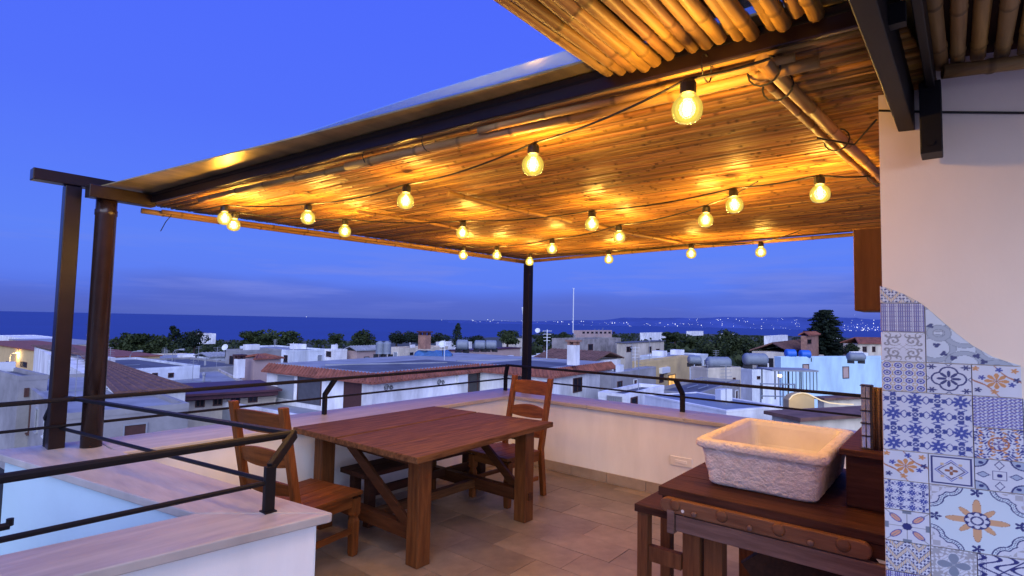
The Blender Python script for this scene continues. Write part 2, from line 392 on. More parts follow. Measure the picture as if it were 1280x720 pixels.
# ================================================================== TREES
def leaf_cloud(mb, c, rx, rz, n, size, seed):
    rg = np.random.default_rng(seed)
    for _ in range(n):
        d = rg.normal(size=3); d /= np.linalg.norm(d); rr = rg.uniform(.45, 1.0) ** .5
        p = np.array(c) + d * np.array([rx, rx, rz]) * rr * rg.uniform(.85, 1.1)
        a = rg.normal(size=3); a /= np.linalg.norm(a); b = np.cross(a, rg.normal(size=3)); b /= np.linalg.norm(b)
        sz = size * rg.uniform(.6, 1.4)
        mb.add([p - a * sz, p + b * sz * .7, p + a * sz, p - b * sz * .7], [(0, 1, 2, 3)])
def make_tree(name, seed, kind='round'):
    rg = random.Random(seed)
    root = thing(name, 'x', 'tree')
    t = MB(); cr = MB()
    if kind == 'round':
        t.tube([(0, 0, -2), (0.1, 0, 2), (0.0, .2, 4.6)], [.35, .28, .14], 7)
        for i in range(5):
            a = rg.uniform(0, 6.28); e = rg.uniform(1.2, 2.4)
            t.tube([(0, .05, 2.4 + .3 * i), (math.cos(a) * e * .6, math.sin(a) * e * .6, 3.6 + .3 * i), (math.cos(a) * e, math.sin(a) * e, 5 + .3 * i)], [.13, .09, .04], 5)
        for i in range(13):
            a = rg.uniform(0, 6.28); e = rg.uniform(.3, 2.9)
            leaf_cloud(cr, (math.cos(a) * e, math.sin(a) * e, rg.uniform(3.2, 6.6) - .25 * e), rg.uniform(1.0, 1.9), rg.uniform(.8, 1.4), 190, .25, seed * 50 + i)
        m = m_leaf
    elif kind == 'umbrella':           # flat-topped stone pine
        t.tube([(0, 0, -2), (.3, 0, 3), (.2, .2, 6.2)], [.38, .3, .2], 7)
        for i in range(7):
            a = i * .9; t.tube([(.2, .2, 5.6), (math.cos(a) * 1.6, math.sin(a) * 1.6, 6.9), (math.cos(a) * 3, math.sin(a) * 3, 7.4)], [.14, .1, .04], 5)
        for i in range(15):
            a = rg.uniform(0, 6.28); e = rg.uniform(0, 3.8)
            leaf_cloud(cr, (math.cos(a) * e, math.sin(a) * e, 6.3 - .10 * e * e + rg.uniform(-2.2, .6)), rg.uniform(1.3, 2.1), rg.uniform(1.0, 1.6), 190, .25, seed * 50 + i)
        m = m_leaf2
    elif kind == 'cypress':
        t.tube([(0, 0, -2), (0, 0, 8)], [.25, .05], 6)
        for i in range(13):
            z = 1 + i * .62; w = 1.35 * math.sin(min(1, (10 - z) / 7) * 1.5)
            leaf_cloud(cr, (rg.uniform(-.2, .2), rg.uniform(-.2, .2), z), w, .7, 110, .2, seed * 50 + i)
        m = m_leaf2
    else:                              # tiered araucaria
        t.tube([(0, 0, -3), (0, 0, 9), (0, 0, 18)], [.45, .3, .06], 8)
        for k in range(19):
            z = 1.2 + k * .90; L = 5.6 * (1 - (z / 19.5) ** 2.6) + .35
            nb = 9
            for i in range(nb):
                a = 6.283 * (i + rg.random() * .6) / nb + k; LL = L * rg.uniform(.55, 1.12)
                tip = np.array([math.cos(a) * LL, math.sin(a) * LL, z + .12 * LL])
                t.tube([(0, 0, z - .2), tip * np.array([.6, .6, 1]) - (0, 0, .1), tip], [.07, .05, .02], 4)
                for j in range(7):
                    q = tip * np.array([.22 + .12 * j] * 2 + [1]); leaf_cloud(cr, q - np.array([0, 0, rg.uniform(0, .35)]), .62, .36, 30, .22, seed * 99 + k * 100 + i * 10 + j)
        m = m_leaf2
    t.build('trunk', m_trunk, root, local=True); cr.build('crown', m, root, local=True)
    return root
PROTO = {}
def tree(kind, var, px, py_top, Z, hgt_px, label, group=None, wide=1.0):
    key = (kind, var); H_ = {'round': 7.7, 'umbrella': 8.2, 'cypress': 9.2, 'araucaria': 18}[kind]
    nm = {'round': 'broadleaf_tree', 'umbrella': 'stone_pine', 'cypress': 'cypress_tree', 'araucaria': 'araucaria_tree'}[kind]
    if key not in PROTO:
        o = make_tree(nm, 3 + 7 * var + len(kind), kind); PROTO[key] = o
    else: o = copy_tree(PROTO[key])
    P = at_depth(px, py_top, Z); hm = hgt_px * Z / FPX; sc = hm / H_
    o.location = (P[0], P[1], P[2] - hm); o.scale = (sc * wide, sc * wide, sc); o.rotation_euler = (0, 0, random.uniform(0, 6.28))
    o['label'] = label; o['category'] = 'tree'
    if group: o['group'] = group
    return o
G1 = 'dark trees behind the left rooftops'; G2 = 'trees in the middle of the town'; G3 = 'trees behind the right rooftops'
T = tree
T('round', 0, 160, 410.5, 150, 45.7, 'leftmost dark tree, just right of the brown downpipe', G1, 1.2)
T('round', 1, 186, 412.5, 155, 43.4, 'bushy dark tree second from the brown downpipe', G1, 1.25)
T('cypress', 0, 219, 406.5, 150, 50.3, 'tall narrow dark tree rising above the left clump', G1, 1.5)
T('umbrella', 0, 243, 411.5, 160, 36.5, 'flat-topped pine at the right end of the left clump', G1, 1.0)
T('round', 2, 205, 416.5, 140, 41.1, 'low dark tree in front of the tall narrow one', G1, 1.3)
T('round', 0, 318, 408.5, 130, 38.8, 'round dark tree above the small dark red roof', G1, 1.1)
T('round', 1, 345, 407.5, 128, 36.5, 'widest green tree behind the long white-blue wall', G1, 1.45)
T('round', 2, 366, 411.5, 132, 33.05, 'right-hand lobe of the green trees behind the white-blue wall', G1, 1.1)
T('round', 1, 420, 413.5, 160, 21.55, 'small dark round tree above the little white block', G2, 1.1)
T('round', 2, 456, 409.5, 120, 36.5, 'bushy green tree left of the two upright grey tanks', G2, 1.15)
T('umbrella', 1, 497, 413.5, 200, 25, 'low spreading pine left of the brick chimney', G2, 1.2)
T('umbrella', 0, 515, 413.5, 210, 23.85, 'flat pine directly behind the brick chimney', G2, 1.3)
T('umbrella', 1, 548, 415.5, 220, 21.55, 'flat pine between the brick chimney and the pointed conifer', G2, 1.5)
T('cypress', 1, 572, 403.5, 150, 31.9, 'small pointed conifer above the grey water tanks', G2, 1.5)
T('umbrella', 0, 597, 418.5, 240, 18.1, 'low dark pine right of the pointed conifer', G2, 1.6)
T('round', 0, 635, 408.5, 110, 33.05, 'green tree just left of the black back pole', G2, 1.15)
T('round', 1, 681, 411.5, 230, 27.3, 'dark tree just right of the black back pole', G2, 1.2)
T('round', 2, 703, 413.5, 260, 20.4, 'small tree left of the thin white mast', G2, 1.3)
T('round', 0, 843, 411.5, 300, 25, 'tree above the flat cream house roof', G3, 1.4)
T('round', 1, 866, 414.5, 250, 29.6, 'tree left of the big dark tree', G3, 1.4)
T('round', 2, 908, 408.5, 120, 50.3, 'big dark tree behind the cream house with the tank', G3, 1.05)
T('round', 0, 932, 417.5, 130, 36.5, 'lower dark tree between the big tree and the brick tower', G3, 1.2)
T('round', 1, 889, 420.5, 110, 41.1, 'dark bush in front of the big dark tree', G3, 1.1)
T('araucaria', 0, 1031, 387, 105, 60, 'tall tiered araucaria behind the brick tower', None, 1.35)
T('round', 2, 1062, 427.5, 95, 20.4, 'small bush at the foot of the araucaria', G3, 1.3)
# far wood along the coastal plain
wd = MB()
for i in range(1300):
    px = random.choice([random.uniform(120, 460), random.uniform(640, 1120), random.uniform(730, 960)])
    d = random.uniform(230, 1250 if px < 460 else 2600) if i % 3 else random.uniform(180, 420)
    v = ray(px, 410); v = v / math.hypot(v[0], v[1]); x, y = v[0] * d, v[1] * d; z = land_z(x, y)
    leaf_cloud(wd, (x, y, z + 2), random.uniform(4, 9), random.uniform(2, 4.2), 30, 1.6, i)
o = wd.build('far_wood', m_leaf); tag(o, 'distant dark wood covering the coastal plain', 'wood'); o['kind'] = 'stuff'

# ================================================================== TOWN
class House:
    def __init__(s, name, label, px, py, Z, left, right, hgt, wall, roof='flat', roofmat=None, a=4.0, cat='house', rim=.3, group=None):
        a = math.radians(a); s.u = np.array([math.cos(a), math.sin(a), 0]); s.v = np.array([-math.sin(a), math.cos(a), 0])
        s.P = at_depth(px, py, Z); s.h = hgt
        s.lu = abs(reach(s.P, s.u, right)); s.lv = abs(reach(s.P, s.v, left))
        s.lu = min(s.lu, 60); s.lv = min(s.lv, 60)
        s.z1 = s.P[2]; s.z0 = s.z1 - hgt
        s.root = thing(name, label, cat, (s.P[0], s.P[1], s.z0), 0, group)
        roofmat = roofmat or m_tar
        if roof == 'flat':
            MB().obox(s.P, s.u, s.v, s.lu, s.lv, s.z0, s.z1 - rim).build('wall', wall, s.root)
            t = .22; r = MB()
            e = .02
            r.obox(s.P, s.u, s.v, s.lu + 2 * e, t, s.z1 - rim, s.z1, -e, -e); r.obox(s.P, s.u, s.v, s.lu + 2 * e, t, s.z1 - rim, s.z1, -e, s.lv - t + e)
            r.obox(s.P, s.u, s.v, t, s.lv - 2 * t + 2 * e, s.z1 - rim, s.z1, -e, t - e); r.obox(s.P, s.u, s.v, t, s.lv - 2 * t + 2 * e, s.z1 - rim, s.z1, s.lu - t + e, t - e)
            r.build('parapet', wall, s.root)
            MB().obox(s.P, s.u, s.v, s.lu - 2 * t, s.lv - 2 * t, s.z1 - rim, s.z1 - rim + .06, t, t).build('roof', roofmat, s.root)
            if Z < 130: s.clutter(s.z1 - rim + .061, 2 + int(min(4, s.lu * s.lv / 40)))
        elif roof == 'slab':
            MB().obox(s.P, s.u, s.v, s.lu, s.lv, s.z0, s.z1 - .16).build('wall', wall, s.root)
            e = .25
            MB().obox(s.P, s.u, s.v, s.lu + 2 * e, s.lv + 2 * e, s.z1 - .16, s.z1, -e, -e).build('roof', roofmat, s.root)
        else:                                   # pitched
            MB().obox(s.P, s.u, s.v, s.lu, s.lv, s.z0, s.z1).build('wall', wall, s.root)
            e = .35; rise = float(roof.split(':')[1]); ridge = roof.split(':')[0]
            P = s.P; pt = lambda a_, b_, z: P + s.u * a_ + s.v * b_ + np.array([0, 0, z])
            L, W = s.lu, s.lv; m_ = MB(); dz = .03; th = .14
            if ridge == 'gu':                   # ridge along u
                A = [pt(-e, -e, dz), pt(L + e, -e, dz), pt(L + e, W / 2, rise), pt(-e, W / 2, rise), pt(-e, W + e, dz), pt(L + e, W + e, dz)]
            elif ridge == 'gv':
                A = [pt(-e, W + e, dz), pt(-e, -e, dz), pt(L / 2, -e, rise), pt(L / 2, W + e, rise), pt(L + e, W + e, dz), pt(L + e, -e, dz)]
            else:                               # hip
                q = min(L, W) * .42
                A = [pt(-e, -e, dz), pt(L + e, -e, dz), pt(L - q, W / 2, rise), pt(q, W / 2, rise), pt(-e, W + e, dz), pt(L + e, W + e, dz)]
            up = [x + np.array([0, 0, th]) for x in A]
            m_.add(list(A) + up, [(6, 7, 8, 9), (9, 8, 11, 10), (0, 3, 2, 1), (3, 4, 5, 2), (0, 1, 7, 6), (1, 2, 8, 7), (2, 5, 11, 8), (5, 4, 10, 11), (4, 3, 9, 10), (3, 0, 6, 9)])
            ro = m_.build('roof', roofmat, s.root)
            # rows of barrel tiles as real ribs
            rb = MB(); nrib = int(min(60, (L if ridge != 'gv' else W) / .45))
            for i in range(nrib + 1):
                k = (i + .5) / (nrib + 1)
                for A0, A1, B0, B1 in ((A[0], A[1], A[3], A[2]), (A[4], A[5], A[3], A[2])):
                    p0 = A0 + (A1 - A0) * k; p1 = B0 + (B1 - B0) * k; o_ = np.array([0, 0, th + .01])
                    rb.tube([p0 + o_, p1 + o_], .07, 5)
            o_ = rb.build('tile_ribs', roofmat, s.root); o_['kind'] = 'stuff'
    def clutter(s, z, n):
        rg = random.Random(int(s.P[0] * 13 + s.P[1] * 7))
        for i in range(n):
            a, b = rg.uniform(.15, .8) * s.lu, rg.uniform(.15, .8) * s.lv; k = rg.choice(['aerial', 'aerial', 'aerial', 'vent', 'box', 'head', 'pipe'])
            q = s.P + s.u * a + s.v * b
            if k == 'aerial':
                hh = rg.uniform(1.4, 2.6); m_ = MB(); m_.tube([(q[0], q[1], z), (q[0], q[1], z + hh)], .028, 4)
                for j in range(rg.choice([2, 3, 5])):
                    c = np.array([q[0], q[1], z + hh - .06 - .2 * j]); e = s.u * rg.uniform(.25, .5); m_.tube([c - e, c + e], .016, 3)
                m_.build('aerial', m_slab, s.root)
            elif k == 'vent':
                MB().lathe((q[0], q[1], z), [(.13, 0), (.13, .7), (.2, .72), (.2, .9), (.05, 1.0)], 8).build('vent_pipe', m_slab, s.root)
            elif k == 'box':
                MB().obox(q, s.u, s.v, .9, .4, z, z + .65).build('cooling_unit', m_ac, s.root)
            elif k == 'head':
                w_, d_ = min(2.2, s.lu * .3), min(1.8, s.lv * .3); q = s.P + s.u * min(a, s.lu - w_ - .3) + s.v * min(b, s.lv - d_ - .3)
                MB().obox(q, s.u, s.v, w_, d_, z, z + .85).build('roof_hatch', m_wh, s.root)
            else:
                L_ = min(3., s.lu * .5); q = s.P + s.u * (s.lu - L_) * .4 + s.v * b; q2 = q + s.u * L_
                MB().tube([(q[0], q[1], z + .12), (q2[0], q2[1], z + .12)], .05, 5).build('pipe', m_tank, s.root)
    def rect(s, side, x0, y0, x1, y1):
        d = s.u if side == 'R' else s.v; nrm = -s.v if side == 'R' else -s.u
        yc, xc = (y0 + y1) / 2, (x0 + x1) / 2
        a, b = at_plane(x0, yc, s.P, nrm), at_plane(x1, yc, s.P, nrm)
        t, c = at_plane(xc, y0, s.P, nrm), at_plane(xc, y1, s.P, nrm)
        sa, sb = (a - s.P) @ d, (b - s.P) @ d
        return d, nrm, min(sa, sb), max(sa, sb), c[2], t[2]
    def plate(s, mb, d, nrm, a, b, z0, z1, o0, o1):
        q = [s.P + d * a + nrm * o0, s.P + d * b + nrm * o0, s.P + d * b + nrm * o1, s.P + d * a + nrm * o1]
        return mb.prism([(k[0], k[1]) for k in q], z0, z1)
    def window(s, side, x0, y0, x1, y1, frame=None, pane=None, name='window', bars=1):
        d, nn, a, b, z0, z1 = s.rect(side, x0, y0, x1, y1); w = .09
        f = MB()
        s.plate(f, d, nn, a, a + w, z0, z1, .002, .07); s.plate(f, d, nn, b - w, b, z0, z1, .002, .07)
        s.plate(f, d, nn, a + w, b - w, z1 - w, z1, .002, .07); s.plate(f, d, nn, a + w, b - w, z0, z0 + w, .002, .07)
        for i in range(bars):
            c = a + (b - a) * (i + 1) / (bars + 1); s.plate(f, d, nn, c - .04, c + .04, z0 + w, z1 - w, .004, .06)
        fo = f.build(name, frame or m_frame, s.root)
        s.plate(MB(), d, nn, a + .03, b - .03, z0 + .03, z1 - .03, -.03, .025).build('pane', pane or m_win, fo)
        return fo
    def door(s, side, x0, y0, x1, y1, m=None, frame=None):
        d, nn, a, b, z0, z1 = s.rect(side, x0, y0, x1, y1); w = .08
        f = s.plate(MB(), d, nn, a + w, b - w, z0, z1 - w, -.03, .03).build('door', m or m_doord, s.root)
        q = MB(); s.plate(q, d, nn, a, a + w, z0, z1, .002, .06); s.plate(q, d, nn, b - w, b, z0, z1, .002, .06); s.plate(q, d, nn, a + w, b - w, z1 - w, z1, .002, .06)
        q.build('frame', frame or m_frame, f); return f
    def top(s, fu, fv): return s.P + s.u * s.lu * fu + s.v * s.lv * fv

HB = {}
# ---- neighbour house with the red tiled eaves (L-shaped)
a_ = math.radians(6); u_ = np.array([math.cos(a_), math.sin(a_), 0]); v_ = np.array([-math.sin(a_), math.cos(a_), 0])
P1 = at_depth(466, 476, 40.); zt = P1[2]
Lp = P1 + v_ * reach(P1, v_, 334); Ip = P1 + u_ * reach(P1, u_, 600); P2 = Ip - v_ * abs(reach(Ip, -v_, 690)); Ep = P2 + u_ * reach(P2, u_, 765)
bd = 9.0; wdv = (Lp - P1) @ v_
Bq = Ep + v_ * ((Ip - P2) @ v_ + wdv)
nh = thing('neighbour_house', 'white neighbour house with red tiled eaves and dark flat roof', 'house', (P1[0], P1[1], zt - 9))
poly = [Lp, P1, Ip, P2, Ep, Bq]
MB().prism([(p[0], p[1]) for p in poly], zt - 9, zt).build('wall', m_wh, nh)
def offset(p, du, dv, z): return p + u_ * du + v_ * dv + np.array([0, 0, z])
# sloping tile skirt on the four visible sides
def skirt(Pa, Pb, out, ca, cb):
    d = (Pb - Pa); Ld = np.linalg.norm(d); d = d / Ld
    A0 = Pa + d * ca + out * .45; B0 = Pb + d * cb + out * .45
    A1, B1 = Pa + d * (-ca if ca < 0 else 0) * 0 - out * .1, Pb - out * .1
    z0, z1 = np.array([0, 0, -.10]), np.array([0, 0, .52])
    q = [A0 + z0, B0 + z0, B1 + z1, A1 + z1]
    qq = [k - np.array([0, 0, .12]) for k in q]
    m_ = MB().add(q + qq, [(0, 1, 2, 3), (7, 6, 5, 4), (0, 4, 5, 1), (1, 5, 6, 2), (2, 6, 7, 3), (3, 7, 4, 0)])
    nrib = int(Ld / .38)
    for i in range(nrib):
        k = (i + .5) / nrib; m_.tube([q[0] + (q[1] - q[0]) * k + (0, 0, .02), q[3] + (q[2] - q[3]) * k + (0, 0, .02)], .075, 5)
    m_.build('tiled_eave', m_tile, nh)
skirt(Lp, P1, -u_, -.2, .45); skirt(P1, Ip, -v_, -.45, -.42); skirt(Ip, P2, -u_, .42, .45); skirt(P2, Ep, -v_, -.45, .3)
poly_r = [offset(Lp, .15, -.1, 0), offset(P1, .15, .15, 0), offset(Ip, .15, .15, 0), offset(P2, .15, .15, 0), offset(Ep, -.1, .15, 0), offset(Bq, -.1, -.1, 0)]
MB().prism([(p[0], p[1]) for p in poly_r], zt + .002, zt + .46).build('roof', m_slab, nh)
q_ = [offset(P1, 1.2, 1.2, 0), offset(P1, 14, 1.2, 0), offset(P1, 14, 7.5, 0), offset(P1, 1.2, 7.5, 0)]
MB().prism([(p[0], p[1]) for p in q_], zt + .461, zt + .475).build('felt_panel', m_tar, nh)
q_ = [offset(P2, 1.5, 1.5, 0), offset(P2, 8, 1.5, 0), offset(P2, 8, 8, 0), offset(P2, 1.5, 8, 0)]
MB().prism([(p[0], p[1]) for p in q_], zt + .461, zt + .475).build('felt_panel', m_tar, nh)
# pale coping lines across the flat roof
cp = MB(); 
for A, B in ((offset(Lp, .6, -.5, 0), offset(P1, .6, 9, 0)), (offset(P1, 2.5, 8.6, 0), offset(Ip, -1, 3.2, 0)), (offset(Ip, 1.5, 4, 0), offset(Ep, -1, 6, 0))):
    cp.bar((A[0], A[1], zt + .50), (B[0], B[1], zt + .50), .3, .10)
cp.build('coping', m_slab, nh)
class Fac(House):
    def __init__(s, root, P, u, v): s.root, s.P, s.u, s.v = root, P, u, v
f1 = Fac(nh, P1, u_, v_); f2 = Fac(nh, P2, u_, v_)
w_ = f1.window('L', 346, 468, 369, 500, m_wh, m_shut, 'window', 0)
f1.door('L', 372, 469, 402, 505, m_doord); f1.door('L', 430, 474, 452, 512, m_frame)
f1.window('R', 585, 465, 608, 492, bars=1, pane=m_win)
d, nn, sa, sb, z0, z1 = f1.rect('R', 570, 468, 581, 478)
f1.plate(MB(), d, nn, sa, sb, z0, z1, .003, .3).build('air_conditioner', m_ac, nh)
f2.window('R', 716, 472, 727, 490, bars=1); f2.window('L', 640, 470, 658, 492, bars=1)
# scrolled iron decorations on the wall
def scroll(mb, c, d, s, turn=2.2, k=1):
    pts = []
    for i in range(22):
        t = i / 21; r = s * (1 - .8 * t); th = k * t * turn * 6.28
        pts.append(c + d * (r * math.cos(th)) + np.array([0, 0, r * math.sin(th)]))
    mb.tube(pts, .022, 4, up=(.3, .3, .9))
ir = MB()
for x in (483, 549, 617): 
    c = at_plane(x, 478 - .1 * (x - 549), P1 - v_ * .05, -v_); scroll(ir, c, u_, .26); scroll(ir, c + u_ * .5, u_, .2, 2, -1)
ir.build('wall_ornament', m_iron, nh)
# terrace of the neighbour: floor, low wall and wrought iron railing
terr_z = zt - 2.75
TA, TB, TC = P1 - u_ * 4.2, P1 - u_ * 4.2 - v_ * 3.2, P1 + u_ * 22 - v_ * 3.2
nt = thing('neighbour_terrace', 'pale terrace with low white wall around the red-eaved house', 'terrace', (TB[0], TB[1], terr_z - 6))
MB().prism([(p[0], p[1]) for p in (TA + v_ * wdv, TB, TC, P1 + u_ * 22 - v_ * .02, P1 - v_ * .02 - u_ * .02, Lp - u_ * .02)], terr_z - 6, terr_z).build('floor', m_slab, nt)
lw = MB(); lw.obox(TB, u_, v_, .2, wdv + 3.2, terr_z, terr_z + .55); lw.obox(TB, u_, v_, 26, .2, terr_z, terr_z + .40, .2, 0)
lw.build('low_wall', m_wh, nt)
rl = MB(); Lr = 11.0
for i in range(56):
    p = TB + u_ * (3.6 + i * .2) + v_ * .1; z = terr_z + .42
    if i < 55:
        q = p + u_ * .2
        rl.tube([(p[0], p[1], z + .1), (q[0], q[1], z + .75)], .014, 3, False); rl.tube([(p[0], p[1], z + .75), (q[0], q[1], z + .1)], .014, 3, False)
for zz in (.05, .8):
    p, q = TB + u_ * 3.6 + v_ * .1, TB + u_ * (3.6 + Lr) + v_ * .1; rl.tube([(p[0], p[1], terr_z + .42 + zz), (q[0], q[1], terr_z + .42 + zz)], .025, 4)
rl.build('lattice_railing', m_iron, nt)
r2 = MB()
for i in range(12):
    p = TB + u_ * (.6 + .5 * (i % 6)) + v_ * .1; scroll(r2, np.array([p[0], p[1], terr_z + .8 + .45 * (i // 6)]), u_, .3, 2.0, 1 if i % 2 else -1)
r2.build('scrolled_railing', m_iron, nt)
# terrace clutter: pots
for i, (x, y, r, hh) in enumerate(((388, 507, .22, .4), (404, 508, .28, .5), (352, 503, .3, .35))):
    p = at_z(x, y, terr_z); pot = thing('flower_pot', ['small planter left of the grey terrace door', 'larger planter right of the grey terrace door', 'low planter under the shuttered window'][i], 'planter', (p[0], p[1], terr_z))
    MB().lathe((p[0], p[1], terr_z), [(r * .7, 0), (r, hh), (r * 1.08, hh), (r * 1.08, hh + .05), (r * .9, hh + .05)], 10).build('pot', m_brick, pot)
    lf = MB(); leaf_cloud(lf, (p[0], p[1], terr_z + hh + .3), r * 1.4, .35, 120, .1, 900 + i); lf.build('foliage', m_leaf, pot)

# ---- the other houses: near corner of the roof in sight, distance, extents
def H(key, *a, **k): HB[key] = House(*a, **k); return HB[key]
def fill_windows(h):
    if any(c.name.split('.')[0] in ('window', 'door') for c in h.root.children) or h.h < 2.2 or h.P @ F > 240: return
    rg = random.Random(int(h.P[0] * 31 + h.P[1]))
    for side, L, d, nn in (('R', h.lu, h.u, -h.v), ('L', h.lv, h.v, -h.u)):
        n = int(min(6, L // 3.4))
        for i in range(n):
            if rg.random() < .25: continue
            a = (i + .5) * L / n - .5 + rg.uniform(-.3, .3); z1 = h.z1 - rg.uniform(.75, .95); z0 = z1 - rg.choice([1.1, 1.3, 1.9]); w = .07; b = a + rg.uniform(.8, 1.1)
            f = MB(); h.plate(f, d, nn, a, a + w, z0, z1, .002, .07); h.plate(f, d, nn, b - w, b, z0, z1, .002, .07); h.plate(f, d, nn, a + w, b - w, z1 - w, z1, .002, .07); h.plate(f, d, nn, a - .06, b + .06, z0 - .07, z0, .002, .14)
            fo = f.build('window', rg.choice([m_frame, m_ac, m_slab]), h.root)
            h.plate(MB(), d, nn, a + .03, b - .03, z0 + .02, z1 - .03, -.03, .025).build('pane', rg.choice([m_win, m_win, m_shut, m_frame]), fo)
h_ = H('a', 'brown_roof_house', 'low house with brown hipped roof behind the left posts', 150, 492, 33, 32, 232, 5.5, m_wh, 'hip:.5', m_tile_b, a=-6)
h_.window('R', 152, 494, 160, 508); h_.window('R', 200, 494, 206, 504)
h_ = H('b', 'side_house', 'grey weathered house cut by the left edge of the picture', 24, 470, 34, -60, 60, 6, m_gry, 'flat', m_tar)
h_.window('R', 30, 485, 36, 496)
h_ = H('c', 'ochre_long_house', 'long ochre building lit by a street lamp at far left', 108, 447, 75, -40, 200, 7, m_yel, 'slab', m_tile)
for i in range(5): h_.window('L', 8 + i * 18, 452, 16 + i * 18, 459, bars=0)
h_ = H('d', 'white_eave_house', 'low flat house with white eaves among dark roofs', 186, 455, 85, 164, 242, 4, m_cream, 'slab', m_slab)
for i in range(4): h_.window('R', 194 + i * 11, 458, 200 + i * 11, 462, bars=0)
h_ = H('e', 'pale_blue_house', 'pale blue gabled house left of the white chimney', 262, 447, 78, 246, 300, 6, m_whb, 'gu:.5', m_slab)
h_.window('R', 270, 450, 276, 457)
h_ = H('f', 'grey_block_house', 'plain grey block behind the white chimney', 300, 438, 72, 282, 352, 7, m_gry, 'flat', m_tar)
h_ = H('g', 'red_cap_house', 'small block with dark red roof left of the red-eaved house', 318, 450, 56, 303, 350, 4, m_pinkb, 'hip:.35', m_tile)
h_ = H('h', 'long_white_house', 'long white-blue wall with flat roof below the green trees', 366, 438, 88, 300, 412, 5, m_whb, 'flat', m_slab)
h_ = H('i', 'little_white_block', 'little white roof block with an opening', 418, 437, 80, 406, 434, 4, m_wh, 'flat', m_slab)
h_.window('L', 408, 439, 414, 446, bars=0)
h_ = H('j', 'grey_roof_house', 'pink house with grey sloping roof left of the upright tanks', 446, 439, 82, 432, 474, 4, m_pinkb, 'gu:.6', m_slab)
h_ = H('k', 'veranda_roof', 'long maroon sheet roof over a cluttered veranda', 206, 494, 40, 196, 348, .5, m_maroon, 'slab', m_maroon, a=-14, cat='veranda')
h_ = H('k2', 'veranda_house', 'pale veranda house under the maroon roof', 214, 503, 41, 150, 345, 5, m_cream, 'flat', m_slab, a=-14)
for i in range(5): h_.window('R', 222 + i * 22, 500 - i * 2, 234 + i * 22, 511 - i * 2, bars=1)
h_ = H('l', 'shed_roof_terrace', 'grey corrugated terrace wall below the brown roof', 80, 517, 26, 20, 236, 5, m_gry, 'flat', m_slab, a=-4, cat='shed')
h_ = H('m', 'flat_dark_house', 'dark flat roofed house in front of the left trees', 205, 462, 62, 130, 320, 4, m_gry, 'flat', m_tar)
h_ = H('m2', 'white_low_house', 'white low house below the dark flat roof', 130, 463, 52, 60, 250, 4.5, m_whb, 'flat', m_tar)
for i in range(4): h_.window('R', 150 + i * 20, 466, 157 + i * 20, 472, bars=0)
h_ = H('n', 'chalk_house', 'bright white group of roofs at the far left shore', 40, 424, 260, -30, 90, 7, m_wh, 'flat', m_wh)
for i in range(3): h_.window('R', 48 + i * 12, 427, 52 + i * 12, 430, bars=0)
h_ = H('n2', 'roof_shed', 'low grey warehouse with long pale roof below the sea', 70, 431, 200, -40, 150, 6, m_cream, 'slab', m_slab)
h_ = H('o', 'far_pale_villa', 'tiny pale villa above the trees beneath the sea', 255, 417, 420, 246, 270, 8, m_wh, 'flat', m_slab)
h_ = H('p', 'terrace_house', 'low cream roof house behind the blue tarpaulin', 505, 435, 95, 484, 560, 4, m_cream, 'flat', m_tile)
h_ = H('q', 'maroon_roof_house', 'low house with maroon roof under the twin grey tanks', 575, 438, 90, 560, 650, 4, m_pinkb, 'slab', m_maroon)
# right of the back pole
h_ = H('r', 'old_stone_house', 'old grey stone building left of the cream house', 722, 424, 95, 690, 776, 9, m_stone, 'flat', m_tar)
h_.window('R', 735, 430, 741, 438, bars=0)
h_ = H('s', 'tiled_low_house', 'low white house with old tiled roof behind the white chimney', 742, 452, 64, 672, 776, 5, m_wh, 'gv:.9', m_tile_b)
h_ = H('t', 'cream_house', 'cream two-storey house with dark windows behind the yellow house', 782, 428, 98, 771, 830, 8, m_cream, 'slab', m_tar)
h_.window('R', 783, 433, 790, 440); h_.window('R', 811, 433, 814, 441, bars=0); h_.window('R', 820, 436, 824, 448, bars=0)
h_ = H('u', 'long_pink_block', 'long pale pink apartment block on the skyline', 724, 413, 430, 717, 776, 11, m_pinkb, 'flat', m_slab, cat='building')
for i in range(8): h_.window('R', 728 + i * 5.4, 414.5, 731 + i * 5.4, 417, bars=0)
h_ = H('v', 'yellow_house', 'yellow house with lit window and air conditioner', 803, 452, 62, 790, 862, 6, m_yel, 'flat', m_slab)
h_.window('R', 835, 468, 844, 482, pane=m_lit); h_.window('R', 824, 468, 829, 478, bars=0)
d, nn, sa, sb, z0, z1 = h_.rect('R', 824, 459, 834, 466); h_.plate(MB(), d, nn, sa, sb, z0, z1, .003, .4).build('air_conditioner', m_ac, h_.root)
h_ = H('w', 'grey_side_wall', 'bare grey gable wall below the yellow house', 764, 467, 48, 750, 820, 5, m_gry, 'flat', m_slab, rim=.12)
h_ = H('w2', 'courtyard_house', 'white courtyard wall with striped shutter near the back parapet', 782, 493, 33, 748, 830, 5, m_wh, 'flat', m_tar)
h_.window('L', 759, 495, 778, 506, m_gry, m_shut, bars=6); h_.window('R', 788, 496, 796, 506, bars=0)
h_ = H('x', 'beige_tank_house', 'beige cube house carrying a grey water tank', 884, 460, 58, 864, 926, 6, m_cream, 'flat', m_pinkb, a=-22)
h_.window('R', 892, 474, 903, 486); h_.window('R', 916, 472, 919, 475, bars=0)
h_ = H('y', 'flat_blue_roof_house', 'white house with wide blue-grey flat roof beyond the parapet', 908, 513, 27, 806, 978, 5, m_wh, 'flat', m_tank, a=-24, rim=.10)
h_ = H('z', 'sky_blue_house', 'long sky blue house with two brown shutters', 976, 446, 68, 968, 1130, 7, m_skb, 'flat', m_slab, a=-30)
